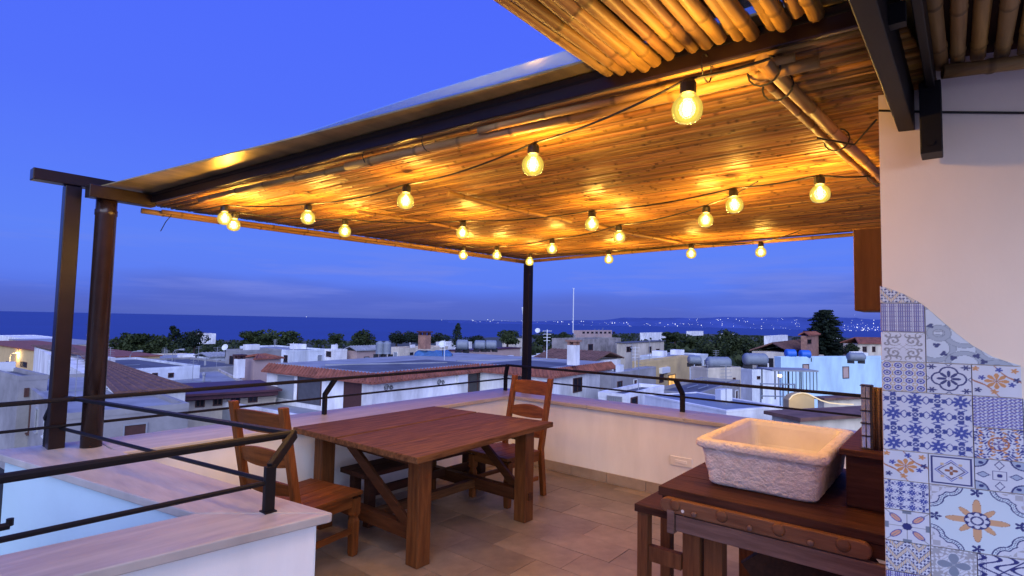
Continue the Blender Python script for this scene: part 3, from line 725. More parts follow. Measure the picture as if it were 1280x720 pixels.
h_.window('R', 1003, 455, 1011, 464, m_frame, m_pinkb, bars=0); h_.window('R', 1053, 458, 1061, 473, m_frame, m_pinkb, bars=0)
h_ = H('A', 'white_corner_house', 'white corner house below the long grey tank', 940, 462, 64, 922, 974, 6, m_whb, 'flat', m_tile_b, a=-28)
h_.window('R', 946, 470, 950, 474, bars=0)
h_ = H('B', 'brick_tower', 'square brick tower with low pyramid roof', 1008, 420, 88, 1001, 1023, 6, m_brick, 'hip:.5', m_tile, cat='tower')
h_.window('R', 1009, 424, 1014, 430, bars=0)
h_ = H('C', 'church_roof_house', 'wide red roofed house at the foot of the brick tower', 985, 441, 86, 940, 1034, 5, m_cream, 'hip:1.3', m_tile_b)
h_ = H('D', 'right_villa', 'villa with long red roof right of the araucaria', 1072, 430, 95, 1054, 1150, 7, m_cream, 'hip:1.0', m_tile, a=-30)
h_.window('R', 1078, 433, 1083, 440); h_.window('R', 1090, 433, 1094, 440)
h_ = H('E', 'brown_roof_shed', 'large dark brown roof just beyond the stone sink', 1000, 521, 24, 965, 1140, 4, m_cream, 'slab', m_tile_b, a=-30, cat='shed')
h_ = H('F', 'brown_back_roof', 'brown sheet roof behind the glowing arch', 1030, 497, 38, 1022, 1160, 4, m_cream, 'slab', m_tile_b, a=-30, cat='shed')
h_ = H('I', 'white_shore_villas', 'string of white villas above the wood at right', 806, 416, 520, 800, 842, 9, m_wh, 'flat', m_slab)
h_ = H('J', 'white_shore_block', 'white low block above the wood, left of the brick tower', 962, 420, 300, 955, 1000, 6, m_wh, 'flat', m_slab)
h_ = H('K', 'grey_low_roofs', 'grey flat roof between the pole and the white chimney', 662, 452, 70, 610, 735, 4, m_wh, 'flat', m_tar)
h_ = H('L', 'white_flat_house', 'white flat roof right of the yellow house', 850, 447, 85, 800, 885, 4, m_whb, 'flat', m_slab)
h_ = H('N', 'dark_yard_house', 'dark low yard roofs left of the beige cube house', 872, 492, 42, 815, 925, 4, m_gry, 'flat', m_tar)
for i, (px, py, Z, l, r, w) in enumerate(((862, 414, 700, 858, 880, m_wh), (905, 417, 620, 900, 918, m_wh), (1040, 419, 380, 1034, 1052, m_wh), (640, 424, 190, 628, 660, m_cream), (560, 428, 160, 545, 590, m_wh))):
    H('far%d' % i, 'far_villa', ['tiny white villa on the far right plain', 'tiny white villa behind the big dark tree', 'white block glimpsed beside the araucaria', 'small cream house behind the black pole', 'small white house below the pointed conifer'][i], px, py, Z, l, r, 6, w, 'flat', m_slab)

for h__ in HB.values(): fill_windows(h__)
# ---- chimneys, tanks, masts
def chimney(px, py0, py1, Z, w, label, m, capm):
    p = at_depth(px, py0, Z); q = at_depth(px, py1, Z); root = thing('chimney', label, 'chimney', (p[0], p[1], q[2]))
    MB().obox((p[0], p[1]), u_, v_, w, w, q[2], p[2] - .45, -w / 2, -w / 2).build('stack', m, root)
    c = MB(); 
    for a, b in ((-.5, -.5), (.5 - .28, -.5), (-.5, .5 - .28), (.5 - .28, .5 - .28)): c.obox((p[0], p[1]), u_, v_, w * .28, w * .28, p[2] - .449, p[2] - .15, a * w, b * w)
    c.obox((p[0], p[1]), u_, v_, w * 1.3, w * 1.3, p[2] - .149, p[2], -w * .65, -w * .65)
    c.build('cowl', capm, root)
chimney(300, 443, 472, 55, .75, 'white chimney with dark cap left of the red-eaved house', m_wh, m_frame)
chimney(531, 414, 436, 62, 1.0, 'brick chimney with two pots above the blue tarpaulin', m_brick, m_frame)
chimney(717, 425, 456, 50, .85, 'tall white chimney with brick cowl right of the pole', m_wh, m_brick)
def tank(px, py, Z, L, r, label, m=None, upright=False, a=0.0):
    p = at_depth(px, py, Z); root = thing('water_tank', label, 'tank', (p[0], p[1], p[2] - r * 1.6 - (L if upright else 0)), 0, 'rooftop water tanks')
    d = np.array([math.sin(YAW + a), -math.cos(YAW + a), 0]); b = MB()
    if upright:
        prof = [(r * .9, 0), (r, .1)] + [(r * (1 + .04 * (i % 2)), .1 + L * .9 * i / 8) for i in range(9)] + [(r * .5, L + .1), (r * .3, L + .2)]
        b.lathe((p[0], p[1], p[2] - L), prof, 14)
    else:
        n = 13; pts = [p + d * L * (i / (n - 1) - .5) for i in range(n)]
        rr = [r * .7] + [r * (1 + .05 * (i % 2)) for i in range(n - 2)] + [r * .7]; b.tube(pts, rr, 14)
    b.build('shell', m or m_tank, root, smooth=True)
    for s in (-.32, .32):
        l = MB(); q = p + d * L * s
        l.obox((q[0], q[1]), u_, v_, .12, r * 1.5, p[2] - r * 1.6 - (L if upright else 0), p[2] - (r * .7 if not upright else L), -.06, -r * .75)
        l.build('cradle', m_iron, root)
tank(475, 428, 75, 1.6, .55, 'left of two upright grey tanks', upright=True)
tank(484, 428, 75, 1.6, .55, 'right of two upright grey tanks', upright=True)
tank(578, 431, 74, 1.6, .68, 'single grey tank right of the blue tarpaulin')
tank(600, 431, 74, 1.5, .6, 'left of the twin grey tanks on the maroon roof')
tank(614, 431, 74, 1.5, .6, 'right of the twin grey tanks on the maroon roof')
tank(898, 453, 60, 2.6, .6, 'grey tank on the beige cube house')
tank(944, 449, 66, 2.8, .7, 'long grey ribbed tank above the white corner house')
tank(988, 442, 70, 1.3, .55, 'left of two bright blue tanks on the sky blue house', m_tank_b)
tank(1006, 443, 70, 1.3, .55, 'right of two bright blue tanks on the sky blue house', m_tank_b)
tank(868, 450, 70, 1.6, .55, 'grey tank on the flat roof right of the yellow house')
tank(1070, 446, 66, 2.0, .5, 'low grey tank at the right end of the sky blue house')
# blue tarpaulin heap
p = at_depth(542, 442, 62); tb = MB(); N_ = 16
for i in range(N_ + 1):
    for j in range(7):
        s = i / N_ - .5; w = j / 6 - .5
        z = (.95 - 3.2 * w * w) * (1 + .25 * noise.noise(Vector((i * .7, j * .6, 2)))) - (0 if abs(s) < .45 else .3)
        q = p + RV * s * 4.2 + np.array([F[0], F[1], 0]) * w * 2.2; tb.v.append((q[0], q[1], p[2] - .6 + max(0, z)))
for i in range(N_):
    for j in range(6): a = i * 7 + j; tb.f.append((a, a + 7, a + 8, a + 1))
b_ = len(tb.v); tb.v += [(x, y, p[2] - 1.0) for x, y, z in tb.v[:b_]]
o = tb.build('tarpaulin', m_tarp, smooth=True); tag(o, 'crumpled blue tarpaulin over a load on the flat roof', 'tarpaulin')
def mast(px, py0, py1, Z, r, label, bars, name='antenna', cat='antenna'):
    p = at_depth(px, py0, Z); q = at_depth(px, py1, Z); root = thing(name, label, cat, (p[0], p[1], q[2]))
    MB().tube([(p[0], p[1], q[2]), (p[0], p[1], p[2])], r, 5).build('pole', m_ac, root)
    b = MB()
    for i in range(bars):
        z = p[2] - .15 - i * .35; a = np.array([p[0], p[1], z]); L = .5 - .05 * i
        b.tube([a - RV * L, a + RV * L], r * .6, 4); b.tube([a - RV * L + F * .1, a - RV * L - F * .5], r * .5, 4)
    b.build('crossbar', m_ac, root)
mast(717, 360, 416, 300, .28, 'tall thin white radio mast on the skyline', 1)
mast(684, 412, 448, 60, .05, 'pale leaning roof antenna right of the pole', 4)
mast(655, 384, 440, 150, .35, 'pale lattice phone mast hugging the back pole', 6)
mast(794, 433, 462, 60, .035, 'thin roof antenna above the cream house', 4)
mast(556, 425, 450, 50, .03, 'thin aerial beside the blue tarpaulin', 3)
mast(367, 428, 452, 60, .03, 'thin aerial above the small dark red roof', 3)
def dish(px, py, Z, r, label):
    p = at_depth(px, py, Z); root = thing('satellite_dish', label, 'dish', (p[0], p[1], p[2] - 1.2)); b = MB()
    nrm = np.array([-.75, -.45, .35]); nrm = nrm / np.linalg.norm(nrm); e1 = np.cross(nrm, (0, 0, 1)); e1 /= np.linalg.norm(e1); e2 = np.cross(e1, nrm)
    b.v.append(tuple(p - nrm * r * .25))
    for k in (.5, 1):
        for j in range(12): th = j * math.pi / 6; b.v.append(tuple(p - nrm * r * .25 * (1 - k * k) + r * k * (math.cos(th) * e1 + math.sin(th) * e2)))
    for j in range(12): b.f.append((0, 1 + j, 1 + (j + 1) % 12)); b.f.append((1 + j, 13 + j, 13 + (j + 1) % 12, 1 + (j + 1) % 12))
    b.build('reflector', m_ac, root)
    MB().tube([p - nrm * .2, p - (0, 0, 1.2) - nrm * .2], .04, 5).build('pole', m_iron, root)
dish(553, 430, 60, .4, 'white satellite dish right of the brick chimney')
dish(672, 413, 90, .42, 'satellite dish right of the back pole')
dish(281, 434, 70, .42, 'white satellite dish above the pale blue gabled house')
# lit street lamps
def street_lamp(px, py, Z, hgt, label, lit=True, W=0):
    p = at_depth(px, py, Z); root = thing('street_lamp', label, 'street lamp', (p[0], p[1], p[2] - hgt), 0, 'street lamps')
    MB().tube([(p[0], p[1], p[2] - hgt), (p[0], p[1], p[2] - .6), tuple(p + RV * .25 + (0, 0, -.1)), tuple(p + RV * 1.0)], [.09, .06, .05, .05], 6).build('pole', m_slab, root)
    q = p + RV * 1.25
    MB().tube([q - RV * .35, q + RV * .35], [.10, .14], 6).build('lamp_head', m_lamp if lit else m_slab, root)
    if W:
        l = bpy.data.lights.new('street_light', 'POINT'); l.energy = W; l.color = (1, .66, .22); l.shadow_soft_size = .25
        lo = bpy.data.objects.new('street_light', l); COL.objects.link(lo); lo.parent = root; lo.location = (q[0] - p[0], q[1] - p[1], hgt - .45)
ow = HB['c']; lp = at_plane(13, 452, ow.P, -ow.u) - ow.u * 3.0
street_lamp(13, 441, float((lp - C0) @ F), 6, 'lit street lamp before the ochre building', True, 1100)
street_lamp(163, 439, 72, 7, 'unlit street lamp just right of the brown downpipe', False)
street_lamp(216, 437, 76, 7, 'unlit street lamp before the left trees', False)
# arched canopy edged with lights, by the brown roof
pa = at_depth(1000, 511, 30); ar = thing('lit_arch_porch', 'glowing cream porch arch edged with a light strip', 'porch', (pa[0], pa[1], pa[2] - 3))
pts_px = [(986, 500), (990, 495), (996, 492.5), (1003, 491.5), (1010, 493), (1018, 497), (1026, 501), (1036, 504), (1050, 505.5), (1066, 506)]
crv = [at_depth(x, y, 30) for x, y in pts_px]
MB().tube([q + np.array([0, 0, .03]) - F * .05 for q in crv], .035, 5).build('light_strip', m_led, ar)
wl_ = MB(); back = np.array([F[0], F[1], 0]) * .6
base = [np.array([q[0], q[1], pa[2] - 1.2]) for q in crv]
for i in range(5):
    A, B, Cq, D = crv[i], crv[i + 1], base[i + 1], base[i]
    wl_.add([A, B, Cq, D, A + back, B + back, Cq + back, D + back], [(0, 1, 2, 3), (7, 6, 5, 4), (0, 4, 5, 1), (3, 2, 6, 7), (0, 3, 7, 4), (1, 5, 6, 2)])
wl_.build('arch_wall', m_yel, ar)
l = bpy.data.lights.new('porch_light', 'POINT'); l.energy = 9; l.color = (1, .70, .3); l.shadow_soft_size = .1
lo = bpy.data.objects.new('porch_light', l); COL.objects.link(lo); lo.parent = ar
q = at_depth(1000, 503, 29.2); lo.location = tuple(q - np.array(ar.location))
# open porch frame with glass dome behind it
pp = at_depth(968, 464, 52); pf = thing('metal_porch', 'grey metal porch frame with a lamp beside the sky blue house', 'porch', (pp[0], pp[1], pp[2] - 3))
lu = abs(reach(pp, u_, 1028)); lu = min(lu, 7)
rv_ = np.array([R0[0], R0[1], 0]); fv_ = np.array([F[0], F[1], 0])
MB().obox(pp - rv_ * .2, rv_, fv_, 4.4, 3, pp[2], pp[2] + .14).build('roof', m_slab, pf)
ps = MB()
for i in range(13): ps.obox(pp + rv_ * (.05 + i * .33), rv_, fv_, .05, .05, pp[2] - 1.7, pp[2] - .002)
for i in range(4): ps.obox(pp + rv_ * (.02 + i * 1.3) + fv_ * 2.7, rv_, fv_, .09, .09, pp[2] - 3, pp[2] - .002)
ps.build('post_row', m_iron, pf)
q = pp + rv_ * .55 + fv_ * .4
MB().tube([q + (0, 0, -.45), q + rv_ * .3 + (0, 0, -.45)], .12, 6).build('lamp', m_lamp, pf)
st = MB(); sp = at_depth(951, 497, 34)
for i in range(4):
    for a, b in ((0, 0), (1.0, 0), (0, 1.0), (1.0, 1.0)): pass
for a in (0, 1.4, 2.1):
    q = sp + rv_ * a; st.tube([q + (0, 0, .9), q - (0, 0, 2.2)], .05, 5)
for z in (.85, .1, -.8): st.tube([sp + (0, 0, z), sp + rv_ * 2.1 + (0, 0, z)], .04, 5)
o = st.build('scaffold_frame', m_tank); tag(o, 'grey open pipe frame at the edge of the blue-grey roof', 'frame')

# ================================================================== OWN BUILDING BELOW THE TERRACE
CAPZ = .79
MB().box((-6, -5, -9.5), (5.62, 4.70, -.10)).build('building_below', m_plaster)
o = bpy.data.objects['building_below']; tag(o, 'plain white building carrying the terrace', 'building')

# ================================================================== FLOOR of separate stone tiles
fl_o = struct(MB().box((-1.5, -3.5, -.10), (5.40, 4.50, -.012)).build('terrace_floor', m_grout))
tl, tw = .62, .31
tile_me = {}
k = 0
for j in range(26):
    x0 = -1.4 + j * tw
    for i in range(14):
        y0 = -3.4 + i * tl - (j % 3) * tl / 3
        xa, xb, ya, yb = x0, x0 + tw - .004, y0, y0 + tl - .004
        if x0 < 1.4 and not (0.2 < y0): pass
        xb = min(xb, 5.26); yb = min(yb, 4.34)
        if xb - xa < .04 or yb - ya < .04: continue
        # keep the tiles that the terrace view can show
        c = np.array([(xa + xb) / 2, (ya + yb) / 2, 0]) - C0; zc = c @ F
        if zc < .9: continue
        sx, sy = CXP + FPX * (c @ RV) / zc, CYP - FPX * (c @ UV) / zc
        if not (150 < sx < 1250 and sy < 900): continue
        dz = random.uniform(-.0012, .0012)
        key = (round(xb - xa, 3), round(yb - ya, 3))
        if key not in tile_me:
            tile_me[key] = MB().box((0, 0, -.011), (xb - xa, yb - ya, 0)).mesh('tile'); tile_me[key].materials.append(m_floor)
        o = bpy.data.objects.new('tile', tile_me[key]); COL.objects.link(o); o.parent = fl_o; o.location = (xa, ya, dz)

# ================================================================== PARAPETS
pw = thing('parapet_wall', 'white terrace parapet with pale stone coping around the table', 'wall', (5.3, 4.4, 0))
MB().box((1.17, 4.31, -.05), (5.70, 4.79, CAPZ - .04)).build('wall', m_plaster, pw)
MB().box((5.28, -1.5, -.05), (5.70, 4.307, CAPZ - .04)).build('wall', m_plaster, pw)
xs = [1.21, 2.35, 3.45, 4.45, 5.235]
for i in range(4): MB().box((xs[i] + .001, 4.27, CAPZ - .04), (xs[i + 1] - .001, 4.83, CAPZ)).build('coping_slab', m_trav_x, pw, bevel=.006)
MB().box((5.236, 4.27, CAPZ - .04), (5.76, 4.83, CAPZ)).build('coping_slab', m_trav_x, pw, bevel=.006)
ys = [4.269, 3.2, 2.1, 1.0, -.1, -1.5]
for i in range(5): MB().box((5.236, ys[i + 1] + .001, CAPZ - .04), (5.76, ys[i] - .001, CAPZ)).build('coping_slab', m_trav_y, pw, bevel=.006)
y = 4.30
while y > -1.2:
    MB().box((5.262, y - .445, 0), (5.279, y, .105)).build('skirting_tile', m_skirt, pw, bevel=.002); y -= .449
x = 1.6
while x < 5.2:
    MB().box((x, 4.292, 0), (min(x + .445, 5.26), 4.309, .105)).build('skirting_tile', m_skirt, pw, bevel=.002); x += .449
ol = thing('wall_socket', 'white socket plate low on the parapet wall', 'socket', (5.28, 2.14, .36))
MB().box((5.268, 2.03, .315), (5.2795, 2.25, .405)).build('plate', m_outlet, ol, bevel=.004)
MB().box((5.262, 2.08, .345), (5.2675, 2.20, .375)).build('module', m_plaster, ol, bevel=.002)

# stairwell enclosure in the left foreground
A, B, Cq, D = (1.506, 2.285), (1.20, 4.45), (.70, 4.80), (1.08, 2.74)
E1, E2 = (-1.6, 2.96), (-1.6, 2.66)
sw = thing('stairwell_wall', 'white stairwell wall with wide pale stone coping in the left foreground', 'wall', (1.2, 2.6, 0))
def inset(p, q, r, d):       # helper for offsetting a corner
    return p
MB().prism([(1.455, 2.335), (1.165, 4.30), (.73, 4.78), (1.11, 2.70)], -.05, CAPZ - .045).build('wall', m_plaster, sw)
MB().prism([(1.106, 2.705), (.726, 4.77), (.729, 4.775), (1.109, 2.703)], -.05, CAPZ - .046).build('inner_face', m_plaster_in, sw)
MB().prism([(1.449, 2.336), (1.105, 2.698), (-1.6, 2.92), (-1.6, 2.72)], -.05, CAPZ - .046).build('wall', m_plaster, sw)
MB().prism([A, B, (1.209, 4.83), (.66, 4.90), D], CAPZ - .042, CAPZ + .001).build('coping_slab', m_trav_y, sw, bevel=.006)
MB().prism([(1.503, 2.284), (1.077, 2.739), (-1.6, E1[1]), (-1.6, E2[1])], CAPZ - .042, CAPZ).build('coping_slab', m_trav_x, sw, bevel=.006)
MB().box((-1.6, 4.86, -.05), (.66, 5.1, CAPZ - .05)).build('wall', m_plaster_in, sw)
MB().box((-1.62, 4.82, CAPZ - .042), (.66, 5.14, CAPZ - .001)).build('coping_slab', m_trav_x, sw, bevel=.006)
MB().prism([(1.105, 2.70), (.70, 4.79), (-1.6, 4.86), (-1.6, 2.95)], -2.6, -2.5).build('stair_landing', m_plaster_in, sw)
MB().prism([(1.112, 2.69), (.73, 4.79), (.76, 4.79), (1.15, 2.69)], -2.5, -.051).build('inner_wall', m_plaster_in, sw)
hr = thing('stair_handrail', 'black handrail end inside the stairwell', 'handrail', (.2, 2.72, .5))
q0, q1 = at_z(-60, 672, .62), at_z(12, 657, .62)
MB().tube([q0, q1], .018, 8).build('bar', m_black, hr); MB().tube([q1, q1 + np.array([.0, .0, .035])], .016, 8).build('bracket', m_black, hr)

# ================================================================== RAILINGS
def rail_post(mb, x, y, lean, w=.05, zt=1.13, bend=.985):
    dx, dy = lean
    mb.bar((x, y, CAPZ), (x, y, bend), w, w * .55)
    mb.bar((x, y, bend - .01), (x + dx, y + dy, zt), w, w * .55)
rg_ = thing('parapet_railing', 'black metal railing with two bars along the parapet', 'railing', (5.58, 4.6, CAPZ))
for x, y, l in ((2.92, 4.63, (.02, -.13)), (5.55, 4.62, (-.04, -.06)), (.93, 4.80, (.02, -.13))):
    m_ = MB(); rail_post(m_, x, y, l); m_.build('post', m_black, rg_, bevel=.003)
for x, y, l in ((5.59, 2.255, (-.13, .02)), (5.59, .2, (-.13, .02))):
    m_ = MB(); rail_post(m_, x, y, l); m_.build('post', m_black, rg_, bevel=.003)
MB().tube([(-1.5, 4.52, 1.13), (5.46, 4.50, 1.13)], .0155, 8).build('top_bar', m_black, rg_)
MB().tube([(5.46, 4.50, 1.13), (5.46, -1.2, 1.13)], .0155, 8).build('top_bar', m_black, rg_)
MB().tube([(-1.5, 4.63, .945), (5.585, 4.62, .945)], .010, 8).build('lower_bar', m_black, rg_)
MB().tube([(5.585, 4.62, .945), (5.585, -1.2, .945)], .010, 8).build('lower_bar', m_black, rg_)
sr = thing('stairwell_railing', 'black metal railing with bent corner post around the stairwell', 'railing', (1.314, 2.515, CAPZ))
px_, py_ = 1.314, 2.515; tx, ty = 1.50, 2.64
m_ = MB(); m_.bar((px_, py_, CAPZ + .004), (px_, py_, 1.0), .026, .05); m_.bar((px_, py_, .99), (tx, ty, 1.105), .026, .05); m_.build('post', m_black, sr, bevel=.003)
MB().bar((px_ - .028, py_, CAPZ + .004), (px_ + .028, py_, CAPZ + .004), .06, .006).build('foot_plate', m_black, sr)
MB().tube([(tx, ty, 1.105), (-1.6, 2.66, 1.105)], .019, 10).build('top_bar', m_black, sr)
MB().bar((tx, ty, 1.105), (.99, 4.62, 1.13), .036, .02).build('top_bar', m_black, sr, bevel=.003)
MB().tube([(px_, py_, .925), (-1.6, 2.57, .925)], .011, 8).build('lower_bar', m_black, sr)
MB().tube([(px_, py_, .93), (.97, 4.70, .925)], .011, 8).build('lower_bar', m_black, sr)

# ================================================================== PERGOLA
pg = thing('pergola', 'steel pergola with reed ceiling and brown metal roof over the table', 'pergola', (3.4, 2.4, 0))
zb0, zb1 = 2.49, 2.57
FA, FD = np.array([1.37, 4.64]), np.array([1.67, .10])     # front edge of the ceiling
BA, BD = np.array([5.62, 4.36]), np.array([5.22, -.30])    # back edge
MB().box((.915, 4.665, CAPZ), (1.005, 4.755, 2.56)).build('post', m_brown, pg, bevel=.004)
MB().lathe((1.13, 4.59, CAPZ), [(.062, 0), (.062, 1.58), (.066, 1.585), (.066, 1.62), (.062, 1.625), (.062, 1.70)], 24).build('downpipe', m_brown_pipe, pg, smooth=True)
MB().box((5.535, 4.255, CAPZ), (5.625, 4.345, zb0)).build('post', m_black, pg, bevel=.004)
MB().bar((.74, 4.70, 2.60), (1.75, 4.70, 2.60), .10, .075).build('cantilever_beam', m_brown, pg, bevel=.004)
MB().bar((1.00, 4.52, 2.515), (1.40, 4.54, 2.515), .09, .085).build('cantilever_beam', m_brown, pg, bevel=.004)
def plank_h(p, q, w, z0, z1):     # horizontal bar lying to the +x side of line p-q
    p, q = np.array(p), np.array(q); t = (q - p) / np.linalg.norm(q - p); nrm = np.array([t[1], -t[0]])
    if nrm[0] < 0: nrm = -nrm
    return MB().prism([tuple(p), tuple(q), tuple(q + nrm * w), tuple(p + nrm * w)], z0, z1)
plank_h(FA + (-.01, .02), FD + (-.01, 0), .022, zb0 + .005, zb1).build('front_beam', m_brown, pg, bevel=.004)
plank_h(FA + (-.012, .02), FD + (-.012, 0), .015, zb1 - .03, zb1 - .022).build('beam_lip', m_black, pg)
MB().bar((FA[0] + .1, FA[1] - .03, 2.53), (BA[0] - .05, BA[1] - .03, 2.53), .05, .05).build('side_beam', m_brown, pg)
plank_h(BA + (-.10, -.05), BD + (-.10, 0), .07, zb0 + .015, zb1 - .01).build('back_beam', m_brown, pg)
MB().prism([(1.085, 4.67), (1.385, 2.31), (1.50, 1.33), (1.615, .10), tuple(BD + (.05, 0)), tuple(BA + (.05, .03))], zb1 + .004, zb1 + .012).build('roof_sheet', m_sheet, pg)
MB().prism([(1.36, 2.6), (1.40, 2.3), (1.64, .10), (1.52, .10), (1.40, 1.6)], zb1 + .013, zb1 + .016).build('clear_strip', m_poly, pg)
# reed mat: every reed is real geometry
rm = MB(); NRD = 176
for i in range(NRD):
    k = (i + .5) / NRD
    a = FA + (BA - FA) * k; b = FD + (BD - FD) * k
    a = a + (.024 * (1 - k) - .02 * k, 0); b = b + (.024 * (1 - k) - .02 * k, 0)
    br = random.uniform(.50, 1.25); rm.col = (br * random.uniform(.92, 1.05), br * random.uniform(.85, 1.05), br * random.uniform(.7, 1.1))
    r0 = random.uniform(.0094, .0121); nseg = 11; pts, rr = [], []
    ya, yb = a[1], b[1]; zo = random.uniform(-.002, .003)
    nodes = sorted(random.uniform(.02, .98) for _ in range(12))
    ts = [0]
    for t in nodes: ts += [t - .003, t - .001, t, t + .001, t + .003]
    ts += [1]
    for t in sorted(ts):
        p = a + (b - a) * t
        on = any(abs(t - q) < .0013 for q in nodes)
        pts.append((p[0] + .003 * math.sin(t * 9 + i), p[1], 2.505 + zo + .003 * math.sin(t * 5 + i * 1.7))); rr.append(r0 * (1.15 if on else 1.0))
    rm.tube(pts, rr, 6)
    # darken the joints
    c0 = rm.col
    nv = len(pts) * 6
    for q in range(len(pts)):
        if rr[q] > r0 * 1.1:
            f_ = random.uniform(.3, .75)
            for e in range(6): rm.c[len(rm.c) - nv + q * 6 + e] = (c0[0] * f_, c0[1] * f_, c0[2] * f_)
o = rm.build('reed_mat', m_reed, pg, smooth=True); o['kind'] = 'stuff'
# bamboo poles tied under the ceiling
def cane_pts(a, b, n_nodes, r, wob=.004, seed=0):
    rg = random.Random(seed); a, b = np.array(a, float), np.array(b, float); L = np.linalg.norm(b - a)
    ts = [0]
    for i in range(n_nodes):
        t = (i + .5 + rg.uniform(-.2, .2)) / n_nodes; e = .006 / L
        ts += [t - 2.2 * e, t - .8 * e, t + .8 * e, t + 2.2 * e]
    ts += [1]; pts, rr = [], []
    for i, t in enumerate(ts):
        ph = (i - 1) % 4; nodev = 0 < i < len(ts) - 1 and ph in (1, 2)
        pts.append(a + (b - a) * t + np.array([0, 0, wob * math.sin(t * 7 + seed)]) + np.array([wob * math.sin(t * 5 + seed * 2)] * 2 + [0]))
        rr.append(r * (1.11 if nodev else 1.0 + .03 * math.sin(i * 2.3 + seed)) * (1 - .12 * t))
    return pts, rr
def paint_cane(mb, p, rr, n, seed):
    rg = random.Random(seed * 3 + 1); mb.col = (1, 1, 1); mb.tube(p, rr, n)
    tone = (1, 1, 1)
    for i in range(len(p)):
        if (i - 1) % 4 == 0: k = rg.uniform(.78, 1.12); tone = (k, k * rg.uniform(.88, 1.05), k * rg.uniform(.7, 1.1))
        dark = rg.uniform(.4, .7) if 0 < i < len(p) - 1 and (i - 1) % 4 in (1, 2) else 1.0
        for j in range(n): w = rg.uniform(.85, 1.1); mb.c[i * n + j] = (tone[0] * dark * w, tone[1] * dark * w, tone[2] * dark * w)
def cane(name, a, b, n, r, m, parent, seed):
    p, rr = cane_pts(a, b, n, r, seed=seed); mb = MB(); paint_cane(mb, p, rr, 10, seed); return mb.build(name, m, parent, smooth=False)
def smooth_cane(o):
    me = o.data; me.polygons.foreach_set('use_smooth', [len(p.vertices) == 4 for p in me.polygons]); return o
def bcane(*a): return smooth_cane(cane(*a))
bcane('bamboo_pole', (1.62, .42, 2.452), (3.55, .27, 2.452), 7, .021, m_cane_x, pg, 1)
bcane('bamboo_pole', (1.68, .47, 2.462), (3.45, .325, 2.46), 7, .014, m_cane_x, pg, 2)
bcane('bamboo_pole', (1.36, 4.66, 2.455), (5.55, 4.33, 2.455), 12, .020, m_cane_x, pg, 3)
bcane('bamboo_pole', (1.47, 4.60, 2.465), (5.50, 4.27, 2.465), 12, .016, m_cane_x, pg, 4)
bcane('bamboo_pole', (1.47, 3.9, 2.462), (1.60, 2.15, 2.462), 6, .018, m_cane_y, pg, 5)
bcane('bamboo_pole', (1.56, 2.36, 2.452), (1.73, .30, 2.455), 7, .021, m_cane_y, pg, 6)
bcane('bamboo_pole', (1.60, 1.5, 2.468), (1.69, .35, 2.468), 5, .015, m_cane_y, pg, 7)
bcane('bamboo_pole', (2.30, 2.40, 2.462), (3.48, 2.28, 2.462), 4, .016, m_cane_x, pg, 8)
bcane('bamboo_pole', (3.75, 2.22, 2.462), (5.05, 2.02, 2.462), 4, .015, m_cane_x, pg, 9)
bcane('bamboo_pole', (2.30, 3.32, 2.464), (3.3, 3.25, 2.464), 4, .013, m_cane_x, pg, 10)
bcane('bamboo_pole', (5.50, 4.25, 2.462), (5.15, .3, 2.462), 9, .018, m_cane_y, pg, 11)
# wire ties
def loop(mb, c, r, axis=0, n=14, th=.0035):
    pts = [np.array(c) + r * np.array([0 if axis == 0 else math.cos(6.283 * i / n), math.cos(6.283 * i / n) if axis == 0 else 0, math.sin(6.283 * i / n)]) for i in range(n + 1)]
    mb.tube(pts, th, 4)
for x, y in ((1.69, .435), (1.83, .43), (2.5, .37), (3.2, .30)):
    tw_ = MB(); loop(tw_, (x, y, 2.455), .045, 0); tw_.build('wire_tie', m_cord, pg)
for x, y in ((1.62, .58), (1.58, 2.2), (1.60, 1.8)):
    tw_ = MB(); loop(tw_, (x, y, 2.478), .042, 1, th=.0025); tw_.build('wire_tie', m_cord, pg)
p0 = at_z(215, 268, 2.45); MB().tube([p0, p0 + np.array([-.03, .03, -.06]), p0 + np.array([-.05, .06, -.13])], .003, 4).build('loose_wire', m_cord, pg)

# ================================================================== BAMBOO CANOPY over the viewer
cn = thing('bamboo_canopy', 'canopy of thick bamboo canes at the top right, carried by a black steel beam', 'canopy', (1.6, .1, 2.5))
cane_me = []
for sd in range(9):
    mb = MB(); p, rr = cane_pts((0, 0, 0), (-3.0, 0, 0), 11, .0205, .007, sd + 20); paint_cane(mb, p, rr, 10, sd + 60)
    # hollow open end
    me = mb.mesh('cane'); me.materials.append(m_cane_x); me.polygons.foreach_set('use_smooth', [len(q.vertices) == 4 for q in me.polygons]); cane_me.append(me)
def put_cane(x, y, z, sc=1.0):
    o = bpy.data.objects.new('cane', random.choice(cane_me)); COL.objects.link(o); o.parent = cn
    o.location = (x - 1.6, y - .1, z - 2.5); o.rotation_euler = (random.uniform(0, 6.28), random.uniform(-.004, .004), random.uniform(-.012, .012)); o.scale = (1, sc, sc)
y = .91; i = 0
while y > .245:
    put_cane(1.625 + random.uniform(-.02, .02) + (.03 if y > .75 else 0), y, 2.555 + random.uniform(-.003, .003) - (.012 if y > .72 and i % 2 else 0), random.uniform(.86, 1.04))
    y -= random.uniform(.040, .046); i += 1
y = .035
while y > -1.3:
    put_cane(2.20 + (.035 - y) * .27, y, 2.555 + random.uniform(-.003, .003), random.uniform(.92, 1.08)); y -= random.uniform(.046, .053)
MB().prism([(-1.4, .93), (1.55, .93), (1.55, .22), (2.222, .10), (2.61, -1.35), (-1.4, -1.35)], 2.585, 2.60).build('cover_board', m_dark_x, cn)
bcane('wall_bamboo', (2.17, .03, 2.512), (2.55, -1.40, 2.512), 6, .022, m_cane_y, cn, 40)
